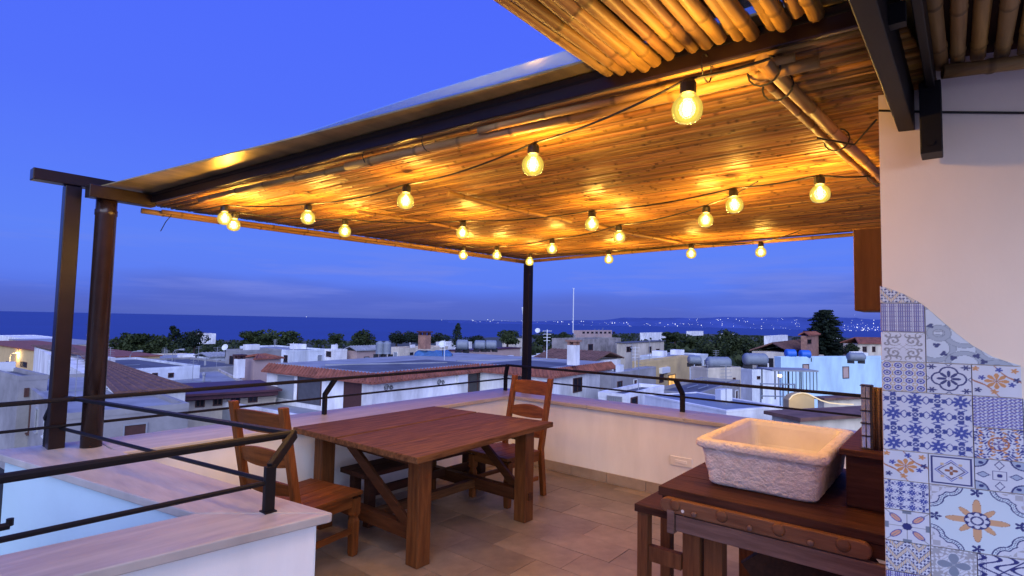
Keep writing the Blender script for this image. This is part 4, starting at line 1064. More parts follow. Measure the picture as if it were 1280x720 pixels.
MB().bar((-1.2, .175, 2.445), (2.23, .125, 2.445), .045, .17).build('steel_beam', m_black, cn, bevel=.003)
MB().bar((-1.2, .085, 2.50), (2.24, .055, 2.50), .022, .10).build('steel_beam', m_black, cn, bevel=.003)
MB().bar((1.50, .12, 2.42), (1.50, .08, 2.42), .03, .05).build('spacer', m_black, cn)
MB().box((2.10, .030, 2.245), (2.19, .085, 2.47)).build('bracket_plate', m_black, cn, bevel=.003)
MB().tube([(2.095, .058, 2.275), (2.105, .058, 2.275)], .010, 8).build('bolt', m_black, cn)

# ================================================================== HOUSE WALL with patchwork tiles
wdir = np.array([math.cos(math.radians(-75)), math.sin(math.radians(-75)), 0]); wnrm = np.array([-math.cos(math.radians(15)), -math.sin(math.radians(15)), 0])
W0 = np.array([2.20, .200, 0.])
hw = thing('house_wall', 'white house wall at the right edge, clad below with patterned tiles', 'wall', tuple(W0))
Wend = W0 + wdir * 2.2
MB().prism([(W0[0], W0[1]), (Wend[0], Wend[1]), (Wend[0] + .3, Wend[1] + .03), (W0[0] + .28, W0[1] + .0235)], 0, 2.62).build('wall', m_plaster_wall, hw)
wq = [at_plane(x, y, W0, wnrm) for x, y in ((1098, 139), (1170, 141), (1290, 142))]
MB().tube([q + wnrm * .006 for q in wq], .004, 6).build('cable', m_cord, hw)
def wall_sz(px, py): q = at_plane(px, py, W0, wnrm); return (q - W0) @ wdir, q[2]
WHT, NAV, GRB, ORG, TAN, GRY = map(np.array, ((.62, .65, .72), (.025, .03, .16), (.36, .43, .55), (.58, .27, .09), (.60, .46, .28), (.42, .42, .45)))
BLU = np.array((.045, .07, .33)); PUR = np.array((.17, .14, .31)); BRN = np.array((.34, .13, .06))
def pattern(kind, u, v):
    c = np.tile(WHT, (u.size, 1)); x, y = u - .5, v - .5; r = np.hypot(x, y); th = np.arctan2(y, x)
    def put(mask, col): c[mask] = col
    def rosette(x, y, R, n, col, ccol):
        r_ = np.hypot(x, y); t_ = np.arctan2(y, x); put(r_ < R * (.55 + .45 * np.abs(np.cos(n * t_ / 2))), col); put(r_ < R * .25, ccol)
    if kind == 'zigzag':
        w = np.abs(((u * 2) % 1) - .5); b = v * 1.4 - w
        k = (b * 2) % 1
        put((k < .42), TAN); put((k < .42) & (((u * 22) % 1) < .35), WHT * .9); put((k < .05) | ((k > .40) & (k < .47)), NAV)
        xx, yy = ((u * 2) % 1) - .5, ((v * 1.4 * 2 + .0) % 1) - .5
        put((k > .5) & (k < .97) & (np.abs(np.sin(u * 38)) * np.abs(np.sin(v * 30)) > .55), NAV)
    elif kind == 'weave':
        put(((u * 20) % 1) < .55, PUR); put((((u * 20) % 1) < .5) & (((v * 18) % 1) < .5), NAV * 2.2); put((((u * 20) % 1) > .6) & (((v * 18 + .5) % 1) < .35), PUR)
    elif kind == 'scroll':
        xx, yy = np.abs(x), np.abs(y)
        for cx, cy, s in ((.2, .2, .17), (.36, .38, .10), (.38, .12, .09), (.12, .38, .09)):
            a = np.hypot(xx - cx, yy - cy); t = np.arctan2(yy - cy, xx - cx); put((a < s) & (np.sin(t + a * 55) > .25), GRY * .62)
        put(np.abs(np.abs(x) - np.abs(y)) < .012, GRY * .7)
    elif kind == 'rings':
        a, b = (u * 4) % 1 - .5, (v * 4) % 1 - .5; q = np.hypot(a, b); put((q > .22) & (q < .36), NAV * 2.5); put(q < .13, NAV)
        a, b = (u * 4 + .5) % 1 - .5, (v * 4 + .5) % 1 - .5; q = np.hypot(a, b); put((q > .16) & (q < .26), TAN * .8); put((np.abs(a) < .05) & (q < .5) & (q > .3), TAN * .7)
    elif kind == 'lattice':
        n = 4; iu, iv = np.floor(u * n), np.floor(v * n); a, b = (u * n) % 1 - .5, (v * n) % 1 - .5; par = (iu + iv) % 2 == 0
        q, t = np.hypot(a, b), np.arctan2(b, a)
        put(np.abs(np.abs(a) - .5 + .16 * np.cos(b * 6.28)) < .034, BLU); put(np.abs(np.abs(b) - .5 + .10 * np.cos(a * 6.28)) < .03, BLU)
        put(par & (q < .40 * (.45 + .55 * np.abs(np.cos(4 * t)))), BLU); put(par & (q < .06), WHT)
        put(~par & (q < .42 * np.abs(np.cos(2 * t)) ** .5) & (q > .05), BLU * .8); put(~par & (np.abs(q - .17) < .02), WHT)
    elif kind == 'quatre':
        xx, yy = np.abs(x), np.abs(y); d_ = np.minimum(np.minimum(np.hypot(xx - .18, yy), np.hypot(xx, yy - .18)), 9)
        ins = d_ - .2; put(np.abs(ins) < .022, NAV); put((np.abs(x) > .42) & (np.abs(np.abs(y) - .0 - (np.abs(x) - .42)) < .02), NAV); put((np.abs(y) > .42) & (np.abs(np.abs(x) - (np.abs(y) - .42)) < .02), NAV)
        put((r < .24 * np.abs(np.cos(4 * th)) + .03) & (r > .06), NAV); put((np.abs(xx - .38) + np.abs(yy - .38) < .09 * (1 + .5 * np.cos(6 * np.arctan2(yy - .38, xx - .38)))), NAV)
    elif kind == 'floral':
        rosette(x, y, .25, 8, ORG, BRN); put((r < .24) & (np.abs(np.sin(4 * th)) > .93), WHT)
        put(np.abs(x + y + .42 + .06 * np.sin(9 * x)) < .025, BRN * 1.2); put(np.abs(x + y - .42 + .06 * np.sin(9 * x)) < .025, BRN * 1.2)
        for cx, cy, cc in ((-.38, -.3, NAV), (.36, .34, ORG), (-.3, .1, NAV * 2), (.3, -.1, BLU), (.05, .36, BLU), (-.05, -.34, ORG), (.4, .05, NAV), (-.42, .38, ORG)):
            a = np.hypot(x - cx, y - cy); t = np.arctan2(y - cy, x - cx); put(a < .085 * (.4 + .6 * np.abs(np.cos(2.5 * t + cx * 9))), cc)
    elif kind == 'diamond':
        m1 = np.maximum(np.abs(x), np.abs(y)); put((m1 > .41) & (m1 < .445), NAV)
        d_ = np.abs(x) + np.abs(y) * 1.05; put(np.abs(d_ - .36) < .014, BLU * 1.3); put(np.abs(d_ - .29) < .022, PUR * .7); put((r < .15 * np.abs(np.cos(2 * th))) & (r > .02), BRN * .8)
        put((np.abs(np.abs(x) - .2) < .04) & (np.abs(np.abs(y) - .2) < .04), TAN)
    elif kind == 'star':
        xx, yy = np.abs(x), np.abs(y); put(np.hypot(xx - .5, yy - .5) < .27, GRB); put(np.abs(np.hypot(xx - .5, yy - .5) - .27) < .02, NAV)
        put((np.abs(xx - .33) + yy < .12) & (yy < .1), GRB); put(np.abs(np.abs(xx - .33) + yy * 1.4 - .13) < .018, NAV); put(np.abs(np.abs(yy - .33) + xx * 1.4 - .13) < .018, NAV)
        put((np.maximum(xx, yy) < .15) & (np.maximum(xx, yy) > .125), NAV); put(r < .06, NAV); put(np.hypot(xx - .37, yy - .37) < .05, NAV)
    elif kind == 'cross':
        for s1 in (-1, 1):
            for s2 in (-1, 1):
                a = np.hypot((x - .25 * s1) * .8 + .3 * (y - .25 * s2) * -s1 * s2, (y - .25 * s2) * .8 - .3 * (x - .25 * s1) * s1 * s2); put(a < .09, NAV * 2); put(a < .07, BRN * 1.5 + .15)
        put((np.abs(np.abs(x) - np.abs(y)) < .014), GRY * .6); put((np.abs(x) < .012) | (np.abs(y) < .012), GRY * .5); put(r < .11, NAV)
        put((np.maximum(np.abs(x), np.abs(y)) > .4) & (np.minimum(np.abs(x), np.abs(y)) < .10), GRB * .5)
    elif kind == 'dense':
        put(np.sin(x * 30 + 3 * np.cos(y * 20)) * np.sin(y * 30 + 3 * np.cos(x * 20)) > .15, NAV * 1.6); put(np.sin(x * 26 - 2 * np.cos(y * 24)) * np.cos(y * 26) > .62, ORG)
        put(r < .12, WHT); put((r < .11) & (np.abs(np.cos(2 * th)) > .6), PUR); put(np.abs(r - .2) < .02, BRN * 1.3)
    elif kind == 'knit':
        put((np.sin(x * 70 + 8 * np.abs(((v * 10) % 1) - .5)) > 0), PUR * 1.1); put(np.sin(y * 62 - x * 20) > .75, NAV * 3)
    elif kind == 'damask':
        put(np.sin(x * 34 + 2 * np.sin(y * 17)) * np.sin(y * 34 + 2 * np.sin(x * 17)) > -.1, GRY * .85); put((r < .38 * np.abs(np.cos(2 * th)) ** .7), GRB * .6); put(np.abs(r - .38 * np.abs(np.cos(2 * th)) ** .7) < .018, WHT * .95)
    elif kind == 'big':
        c[:] = np.array((.60, .70, .76)); xx, yy = np.abs(x), np.abs(y)
        e = np.minimum(np.hypot(xx - .5, yy - .5), np.minimum(np.hypot(xx - .5, yy - .30) + .10, np.hypot(xx - .30, yy - .5) + .10))
        put(e < .20, WHT); put((e < .15) & (np.sin(x * 40) * np.sin(y * 40) > 0), GRY); put(np.abs(e - .205) < .008, NAV); put(np.abs(e - .255) < .008, NAV); put((np.abs(e - .23) < .007) & (np.sin(th * 120) > .2), NAV)
        R_ = .20 + .09 * np.cos(8 * th) + .035 * np.cos(4 * th); put(r < R_ + .008, BRN * .7); put(r < R_, np.array((.62, .36, .19))); put(r < .135, NAV); put((r < .125) & (r < .085 + .04 * np.abs(np.cos(4 * th))), WHT); put(np.abs(r - .062) < .01, NAV)
        for cx, cy in ((.0, .44), (.0, -.44), (.44, 0), (-.44, 0)):
            a, t = np.hypot(x - cx, y - cy), np.arctan2(y - cy, x - cx); put(a < .06 * np.abs(np.cos(2.5 * t)) + .01, NAV)
    elif kind == 'waves':
        c[:] = np.array((.58, .66, .74))
        for cx, cy, R in ((.1, .75, .20), (.1, .25, .20), (.42, .5, .20), (.42, .0, .18), (.75, .25, .18), (.75, -.15, .2), (.15, .5, .1)):
            q = np.abs(np.hypot(u - cx, v - cy) - R); put(q < .038, GRB * .55); put(q < .030, np.array((.36, .42, .50)))
        for cx, cy in ((.06, .62), (.12, .30), (.20, .16), (.30, .10), (.55, .14), (.62, .05), (.16, .92)):
            a, t = np.hypot(u - cx, v - cy), np.arctan2(v - cy, u - cx); put(a < .045 * (.5 + .5 * np.abs(np.cos(1.5 * t + cx * 20))), NAV)
        put((np.abs((u - .47) + (v - .60) * .9) < .10) & (np.abs(v - .62 + (u - .40) * .3) < .04), ORG * .8)
    elif kind == 'script':
        put((np.sin(x * 20 + 4 * np.sin(y * 12)) > .55), NAV); put((u < .18) & (((u * 24) % 1) < .5) & (((v * 18) % 1) < .6), NAV); put(np.abs(x - y) < .02, NAV)
    mx = np.maximum(np.abs(x), np.abs(y)); c[mx > .492] = (.42, .40, .42)
    n_ = np.array([noise.noise(Vector((float(a) * 3, float(b) * 3, len(kind)))) for a, b in zip(u[::1], v[::1])]) if u.size < 6000 else 0
    if u.size < 6000: c = c * (1 + .06 * n_[:, None])
    return c
curve_px = [(1094, 356), (1101, 358), (1112, 361), (1130, 368), (1145, 376), (1157, 384), (1175, 400), (1195, 417), (1215, 432), (1240, 446), (1265, 454), (1300, 464)]
cs = np.array([wall_sz(*q) for q in curve_px])
m_tilep = bpy.data.materials.new('printed_tile'); m_tilep.use_nodes = True
_n, _l = m_tilep.node_tree.nodes, m_tilep.node_tree.links
_a = _n.new('ShaderNodeAttribute'); _a.attribute_name = 'Col'; _p = _n['Principled BSDF']; _p.inputs['Roughness'].default_value = .28
_l.new(_a.outputs['Color'], _p.inputs['Base Color'])
def patch(kind, s0, s1, z0, z1, N=64):
    NU = N; NV = N
    S = np.linspace(s0 + .0013, s1 - .0013, NU + 1); Zv = np.linspace(z0 + .0013, z1 - .0013, NV + 1)
    su, zv = np.meshgrid(S, Zv, indexing='ij'); lim = np.interp(su, cs[:, 0], cs[:, 1]) if s0 < cs[-1, 0] else np.full_like(su, 9)
    zc = np.minimum(zv, lim)
    if (zc.max() - zc.min()) < .003: return
    th = .008 + random.uniform(-.0008, .0008)
    pts = W0[None, None, :] + wdir[None, None, :] * su[..., None] + wnrm[None, None, :] * th; pts[..., 2] = zc
    idx = np.arange((NU + 1) * (NV + 1)).reshape(NU + 1, NV + 1)
    fs = [];  keep = []
    for i in range(NU):
        for j in range(NV):
            if zv[i, j] < min(lim[i, j], lim[i + 1, j]) or zv[i + 1, j] < lim[i + 1, j]:
                fs.append((idx[i, j], idx[i + 1, j], idx[i + 1, j + 1], idx[i, j + 1]))
    # rim down to the wall
    v_all = pts.reshape(-1, 3).tolist(); nb = len(v_all)
    bp = pts - wnrm[None, None, :] * (th - .0005)
    ring = [idx[i, 0] for i in range(NU + 1)] + [idx[NU, j] for j in range(1, NV + 1)] + [idx[i, NV] for i in range(NU - 1, -1, -1)] + [idx[0, j] for j in range(NV - 1, 0, -1)]
    bpf = bp.reshape(-1, 3); v_all += [bpf[q].tolist() for q in ring]; L = len(ring)
    for i in range(L): fs.append((ring[(i + 1) % L], ring[i], nb + i, nb + (i + 1) % L))
    u = ((su - s0) / (s1 - s0)).ravel(); v = ((zc - z0) / (z1 - z0)).ravel()
    col = pattern(kind, u, v); col = np.vstack([col, np.tile((.5, .46, .44), (L, 1))])
    me = bpy.data.meshes.new('patterned_tile'); off = np.array(hw.location)
    me.from_pydata([tuple(np.array(q) - off) for q in v_all], [], [tuple(int(k) for k in f_) for f_ in fs])
    at = me.color_attributes.new('Col', 'FLOAT_COLOR', 'POINT'); at.data.foreach_set('color', np.hstack([col, np.ones((len(col), 1))]).astype(np.float32).ravel())
    me.materials.append(m_tilep); o = bpy.data.objects.new('patterned_tile', me); COL.objects.link(o); o.parent = hw
c0, c1, c2, c3 = wall_sz(1100.5, 420)[0], wall_sz(1157, 470)[0], wall_sz(1214.5, 500)[0], wall_sz(1277, 500)[0]
def zrow(y): return wall_sz(1128, y)[1]
zr = [zrow(y) for y in (343, 379, 415, 452, 489, 526, 563, 600, 637, 676, 714, 752)]
def row(i, f=0): return zr[i] + (zr[i + 1] - zr[i]) * f
patch('zigzag', c0, c1, zr[1], zr[0]); patch('weave', c0, c1, zr[2], zr[1]); patch('scroll', c0, c1, zr[3], zr[2]); patch('rings', c0, c1, zr[4], zr[3])
patch('waves', c1, c3, zr[3], zr[1] , 96)
patch('quatre', c1, c2, zr[4], zr[3]); patch('floral', c2, c3, zr[4], zr[3])
patch('lattice', c0, c2, zr[6], zr[4], 110)
patch('knit', c2, c3, zr[5], zr[4]); patch('dense', c2, c3, zr[6], zr[5])
patch('floral', c0, c1, zr[7], zr[6]); patch('diamond', c1, c2, zr[7], zr[6]); patch('star', c2, c3, zr[7], zr[6])
patch('lattice', c0, c1, zr[8], zr[7]); patch('cross', c0, c1, zr[9], zr[8]); patch('zigzag', c0, c1, zr[10], zr[9]); patch('weave', c0, c1, zr[11], zr[10])
patch('big', c1, c3, zr[9], zr[7], 120)
patch('damask', c1, c2, zr[10], zr[9]); patch('script', c2, c3, zr[10], zr[9]); patch('knit', c1, c2, zr[11], zr[10]); patch('star', c2, c3, zr[11], zr[10])
c4 = c3 + (c1 - c0)
for i, k_ in ((4, 'lattice'), (5, 'scroll'), (6, 'dense'), (7, 'rings'), (8, 'floral'), (9, 'quatre'), (10, 'damask')): patch(k_, c3, c4, zr[i + 1] if i < 11 else zr[i], zr[i], 40)
# wooden box cabinet on the far side of the wall end
cb = thing('wall_cabinet', 'plain wooden box hanging behind the end of the white wall', 'cabinet', (2.9, .32, 1.75))
ca, cb_ = at_depth(1068, 288, 2.55), at_depth(1068, 389, 2.55)
MB().box((2.92, .12, cb_[2]), (3.22, ca[1], ca[2])).build('body', m_cab, cb, bevel=.004, seg=2)

# ================================================================== STRING LIGHTS
def bulb_glass():
    m = bpy.data.materials.new('bulb_glass'); m.use_nodes = True; n, l = m.node_tree.nodes, m.node_tree.links; n.clear()
    o = n.new('ShaderNodeOutputMaterial'); tr = n.new('ShaderNodeBsdfTransparent'); tr.inputs[0].default_value = (1, .9, .6, 1)
    em = n.new('ShaderNodeEmission'); em.inputs[0].default_value = (1.0, .70, .10, 1); em.inputs[1].default_value = 1.5
    gl = n.new('ShaderNodeBsdfGlossy'); gl.inputs['Roughness'].default_value = .05
    m1 = n.new('ShaderNodeMixShader'); m1.inputs[0].default_value = .52; l.new(tr.outputs[0], m1.inputs[1]); l.new(em.outputs[0], m1.inputs[2])
    lw_ = n.new('ShaderNodeLayerWeight'); lw_.inputs[0].default_value = .25
    m2 = n.new('ShaderNodeMixShader'); l.new(lw_.outputs['Fresnel'], m2.inputs[0]); l.new(m1.outputs[0], m2.inputs[1]); l.new(gl.outputs[0], m2.inputs[2])
    l.new(m2.outputs[0], o.inputs[0]); return m
m_glass = bulb_glass(); m_fil = glow('filament', (1.0, .85, .50), 40.0)
BW = 31.0
sock = MB().lathe((0, 0, 0), [(.010, .088), (.018, .085), (.024, .074), (.024, .044), (.018, .040)][::-1], 12).mesh('lamp_socket', smooth=False)
hook = None
prof = [(.016, .043), (.022, .038), (.034, .029), (.0425, .015), (.0455, -.002), (.0425, -.021), (.034, -.034), (.021, -.0415), (.004, -.044)][::-1]
glass_me = MB().lathe((0, 0, 0), prof, 20).mesh('glass_bulb', smooth=True); glass_me.materials.append(m_glass)
fb = MB()
for a in range(4):
    th = a * 1.571; fb.tube([(.006 * math.cos(th), .006 * math.sin(th), .02), (.010 * math.cos(th), .010 * math.sin(th), -.004), (.005 * math.cos(th + .7), .005 * math.sin(th + .7), -.02)], .003, 5)
fil_me = fb.mesh('filament'); fil_me.materials.append(m_fil)
sock.materials.append(m_bulb_sock)
def string_light(label, seq, ends, zc=2.43):
    root = thing('string_light', label, 'string light', (seq[0][0], seq[0][1], 2.3), 0, 'strings of warm bulbs')
    tops = []
    for x, y, z in seq:
        s = bpy.data.objects.new('lamp_socket', sock); COL.objects.link(s); s.parent = root; s.location = Vector((x, y, z)) - root.location
        s.rotation_euler = (random.uniform(-.08, .08), random.uniform(-.08, .08), random.uniform(0, 6))
        gb = bpy.data.objects.new('glass_bulb', glass_me); COL.objects.link(gb); gb.parent = s
        fo = bpy.data.objects.new('filament', fil_me); COL.objects.link(fo); fo.parent = s
        ld = bpy.data.lights.new('bulb_light', 'POINT'); ld.energy = BW; ld.color = (1.0, .57, .13); ld.shadow_soft_size = .03
        lo = bpy.data.objects.new('bulb_light', ld); COL.objects.link(lo); lo.parent = s; lo.location = (0, 0, -.005)
        tops.append((x, y, z + .090))
    path = [ends[0]] + tops + ([ends[1]] if ends[1] else [])
    pts = []
    for a, b in zip(path[:-1], path[1:]):
        a, b = np.array(a), np.array(b); L = np.linalg.norm(b - a)
        hi = min(2.462, max(a[2], b[2]) + .02)
        for i in range(9):
            t = i / 9; p = a + (b - a) * t; p[2] -= .10 * min(L, 1.2) * t * (1 - t); pts.append(p)
    pts.append(np.array(path[-1]))
    MB().tube(pts, .0045, 6).build('cord', m_cord, root)
def bp(px, py, z=2.335): q = at_z(px, py, z); return (q[0], q[1], z)
string_light('front string of bulbs nearest the brown beam', [bp(859, 136), bp(666, 206), bp(507, 251), bp(385, 272), bp(281, 273)], [(1.62, .40, 2.455), (1.50, 4.4, 2.46)])
string_light('middle string of bulbs from the bamboo pair across the ceiling', [bp(1025, 242), bp(918, 256), bp(740, 280), bp(578, 291), bp(431, 289), bp(292, 281)], [(3.18, .33, 2.45), (1.62, 4.4, 2.46)])
string_light('third string of bulbs behind the middle one', [bp(882, 275), bp(774, 296), bp(690, 311), bp(621, 319), bp(579, 319)], [(2.98, .80, 2.45), (3.9, 4.1, 2.46)])
string_light('back string of bulbs along the far edge of the ceiling', [bp(951, 315), bp(864, 317), bp(761, 324), bp(662, 327)], [(4.70, .95, 2.45), (4.9, 3.9, 2.46)])
# cable along the bamboo pair
MB().tube([(2.35, .22, 2.46), (2.42, .30, 2.40), (2.38, .42, 2.44)], .004, 6).build('loose_cable', m_cord)
tag(bpy.data.objects['loose_cable'], 'short black cable looping from the bamboo pair to the wall', 'cable')

# ================================================================== TABLE
tb_ = thing('dining_table', 'rustic brown plank table with square legs', 'table', (3.2, 3.5, 0))
TZ = .80; tk = .045
cA, cB, cC, cD = np.array([2.38, 4.23]), np.array([2.425, 2.745]), np.array([4.12, 2.85]), np.array([3.96, 4.25])
fr = [0, .28, .605, 1.0]
for i in range(3):
    f0, f1_ = fr[i] + .0024, fr[i + 1] - .0024
    j0, j1 = random.uniform(-.006, .006), random.uniform(-.01, .01)
    q = [cB + (cA - cB) * f0 + (j0, 0), cC + (cD - cC) * f0 + (j1, 0), cC + (cD - cC) * f1_ + (j1, 0), cB + (cA - cB) * f1_ + (j0, 0)]
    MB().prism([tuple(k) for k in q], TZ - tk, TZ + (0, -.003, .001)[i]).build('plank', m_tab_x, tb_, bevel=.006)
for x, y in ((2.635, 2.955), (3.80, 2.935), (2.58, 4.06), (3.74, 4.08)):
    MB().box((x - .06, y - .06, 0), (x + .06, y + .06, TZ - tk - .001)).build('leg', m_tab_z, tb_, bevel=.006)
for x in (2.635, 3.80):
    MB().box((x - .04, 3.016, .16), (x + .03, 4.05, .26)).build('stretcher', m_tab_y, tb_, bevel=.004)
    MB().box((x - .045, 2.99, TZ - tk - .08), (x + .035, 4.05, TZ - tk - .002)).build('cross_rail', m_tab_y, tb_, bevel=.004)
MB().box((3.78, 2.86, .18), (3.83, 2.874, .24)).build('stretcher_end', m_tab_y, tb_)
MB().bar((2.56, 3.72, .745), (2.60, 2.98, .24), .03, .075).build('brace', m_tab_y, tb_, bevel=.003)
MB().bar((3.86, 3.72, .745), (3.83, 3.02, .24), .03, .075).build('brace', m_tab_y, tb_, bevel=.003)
MB().box((2.68, 3.47, .175), (3.76, 3.53, .245)).build('long_stretcher', m_tab_x, tb_, bevel=.004)
# bench pushed under the far side
bn = thing('wooden_bench', 'dark wooden bench pushed under the table against the parapet', 'bench', (3.2, 3.95, 0))
for i in range(2): MB().box((2.72, 3.72 + i * .165, .41), (4.3, 3.88 + i * .165, .45)).build('seat_plank', m_dark_x, bn, bevel=.004)
for x in (2.80, 4.15):
    MB().box((x, 3.75, 0), (x + .07, 3.82, .409)).build('leg', m_dark_x, bn, bevel=.004); MB().box((x, 3.95, 0), (x + .07, 4.02, .409)).build('leg', m_dark_x, bn, bevel=.004)
MB().box((2.87, 3.86, .2), (4.15, 3.90, .27)).build('stretcher', m_dark_x, bn, bevel=.004)

# ================================================================== CHAIRS
def chair(label, loc, rz, wd=.50, dp=.50, ht=1.13):
    # local: faces +x, back at x=0
    r = thing('wooden_chair', label, 'chair', loc, rz, 'rustic wooden chairs at the table')
    w2 = wd / 2
    for s in (-1, 1):
        MB().add(*legq(-.0, s * (w2 - .025), .05, ht)).build('back_post', m_ch_z, r, bevel=.006, local=True)
        m_ = MB(); x, y = dp - .03, s * (w2 - .035)
        m_.lathe((x, y, 0), [(.031, 0), (.036, .02), (.040, .24), (.030, .265), (.030, .275), (.043, .29), (.045, .405)], 4); rot45(m_, x, y); m_.build('front_leg', m_ch_z, r, local=True)
    n = 4
    for i in range(n):
        y0 = -w2 + i * wd / n; MB().box((-.005 if 0 < i < n - 1 else .045, y0 + .001, .425), (dp + .02, y0 + wd / n - .001, .452)).build('seat_plank', m_ch_x, r, bevel=.004, local=True)
    MB().box((dp - .045, -w2 + .065, .345), (dp - .02, w2 - .065, .424)).build('apron', m_ch_y, r, bevel=.003, local=True)
    for s in (-1, 1):
        MB().box((.03, s * (w2 - .035) - .0125, .345), (dp - .06, s * (w2 - .035) + .0125, .424)).build('side_rail', m_ch_x, r, bevel=.003, local=True)
        MB().box((.03, s * (w2 - .035) - .012, .16), (dp - .055, s * (w2 - .035) + .012, .20)).build('side_stretcher', m_ch_x, r, bevel=.003, local=True)
    for z0, z1, dip in ((.955, 1.085, .012), (.73, .835, .03), (.545, .63, .02)):
        N = 9; m_ = MB(); vs_ = []
        for i in range(N):
            t = i / (N - 1); y = -w2 + .048 + (wd - .096) * t; e = 1 - (2 * t - 1) ** 2; bow = -.025 * e
            xx = lambda z: -.14 * max(0, (z - .45)) / .68 + bow + .0
            za, zb = z0 - dip * (e - .5) * .6, z1 + dip * (e - .5)
            vs_ += [(xx(za) + .011, y, za), (xx(za) - .011, y, za), (xx(zb) - .011, y, zb), (xx(zb) + .011, y, zb)]
        fs = [(3, 2, 1, 0), tuple(range(4 * N - 4, 4 * N))]
        for i in range(N - 1):
            for j in range(4): a = i * 4 + j; b = i * 4 + (j + 1) % 4; fs.append((a, b, b + 4, a + 4))
        m_.add(vs_, fs).build('back_slat', m_ch_y, r, bevel=.003, local=True)
    return r
def rot45(m_, x, y):
    c = math.cos(math.pi / 4); m_.v = [(x + (a - x) * c - (b - y) * c, y + (a - x) * c + (b - y) * c, z) for a, b, z in m_.v]
def legq(x, y, w, ht):
    h = w / 2; vs_ = []
    for z, dx in ((0, -.05), (.45, 0), (ht, -.14)):
        vs_ += [(x + dx - h, y - h, z), (x + dx + h, y - h, z), (x + dx + h, y + h, z), (x + dx - h, y + h, z)]
    fs = [(3, 2, 1, 0), (8, 9, 10, 11)]
    for k in range(2):
        for j in range(4): a = k * 4 + j; b = k * 4 + (j + 1) % 4; fs.append((a, b, b + 4, a + 4))
    return vs_, fs
chair('wooden ladder-back chair at the near end of the table by the stairwell', (1.88, 3.56, 0), math.radians(10), .55, .54, 1.13)
chair('wooden ladder-back chair at the far end of the table by the back parapet', (4.42, 3.44, 0), math.radians(178), .52, .50, 1.13)

# ================================================================== WORKBENCH, SMALL TABLE, SINK
wb = thing('workbench', 'old dark wooden workbench under the stone sink', 'workbench', (3.2, .6, 0))
xf = 2.74
for i, (ya, yb) in enumerate(((1.235, .86), (.858, .47), (.468, -.2))):
    pass
xs = [xf, 3.02, 3.36, 3.85]
for i in range(3): MB().box((xs[i] + .001, -.15, .815), (xs[i + 1] - .001, 1.235, .86)).build('top_plank', m_sb_y, wb, bevel=.004)
MB().box((xf + .005, -.15, .755), (xf + .04, 1.215, .814)).build('apron', m_sb_y, wb, bevel=.003)
MB().box((xf - .03, .22, .665), (xf + .003, 1.13, .745)).build('worn_board', m_sb_g, wb, bevel=.004)
MB().box((xf - .042, 1.133, .650), (xf + .003, 1.17, .765)).build('end_block', m_sb_g, wb, bevel=.004)
# rounded rail with three pegs
ra = MB(); yA, yB, zc_, hh = 1.175, .335, .785, .036; prof2 = []
for i in range(9): th = math.pi / 2 + math.pi * i / 8; prof2.append((yB - -hh * 0 + hh * math.cos(th) * 1, zc_ + hh * math.sin(th)))
for i in range(9): th = -math.pi / 2 + math.pi * i / 8; prof2.append((yA + hh * math.cos(th), zc_ + hh * math.sin(th)))
n = len(prof2); ra.add([(xf - .034, y, z) for y, z in prof2] + [(xf + .004, y, z) for y, z in prof2],
       [tuple(range(n)), tuple(range(2 * n - 1, n - 1, -1))] + [((i + 1) % n, i, n + i, n + (i + 1) % n) for i in range(n)])
ra.build('peg_rail', m_sb_l, wb, bevel=.008, seg=3)
for y in (1.03, .77, .52): MB().tube([(xf - .034, y, .772), (xf - .046, y, .772), (xf - .050, y, .772)], [.011, .013, .008], 10).build('peg', m_sb_g, wb, smooth=True)
for y in (1.13, .90, .65, .40): MB().tube([(xf - .033, y, .792), (xf - .040, y, .792)], [.030, .022], 14).build('carved_boss', m_sb_l, wb, smooth=True)
MB().tube([(xf - .034, 1.09, .772), (xf - .037, 1.09, .772)], .008, 8).build('screw', m_outlet, wb)
for x, y in ((2.80, 1.13), (2.80, .02), (3.72, 1.13), (3.72, .02)):
    MB().box((x, y - .09, 0), (x + .09, y, .814)).build('leg', m_sb_z, wb, bevel=.004)
MB().box((2.80, .93, 0), (2.88, 1.02, .754)).build('inner_leg', m_sb_z, wb, bevel=.004)
MB().box((2.80, .11, .22), (2.86, .92, .30)).build('stretcher', m_sb_y, wb, bevel=.003)
MB().box((2.92, .05, .30), (3.75, .80, .33)).build('shelf', m_dark_x, wb)
MB().bar((2.94, .72, .34), (3.1, .35, .66), .03, .5).build('leaning_board', m_dark_x, wb)
# raised shelf at the right of the sink
MB().box((3.05, .05, .861), (3.80, .435, 1.105)).build('raised_shelf', m_sb_y, wb, bevel=.004)
MB().box((3.00, .04, 1.106), (3.84, .455, 1.135)).build('shelf_top', m_sb_y, wb, bevel=.004)
# small table left of the bench
sm = thing('side_table', 'small low dark table standing left of the workbench', 'table', (2.9, 1.28, 0))
MB().box((2.77, 1.16, .69), (3.15, 1.385, .73)).build('top', m_sb_y, sm, bevel=.004)
for x, y in ((2.785, 1.315), (3.08, 1.315)): MB().box((x, y, 0), (x + .06, y + .06, .689)).build('leg', m_sb_z, sm, bevel=.004)
MB().box((2.795, 1.135, .44), (2.835, 1.314, .52)).build('stretcher', m_sb_z, sm, bevel=.003)

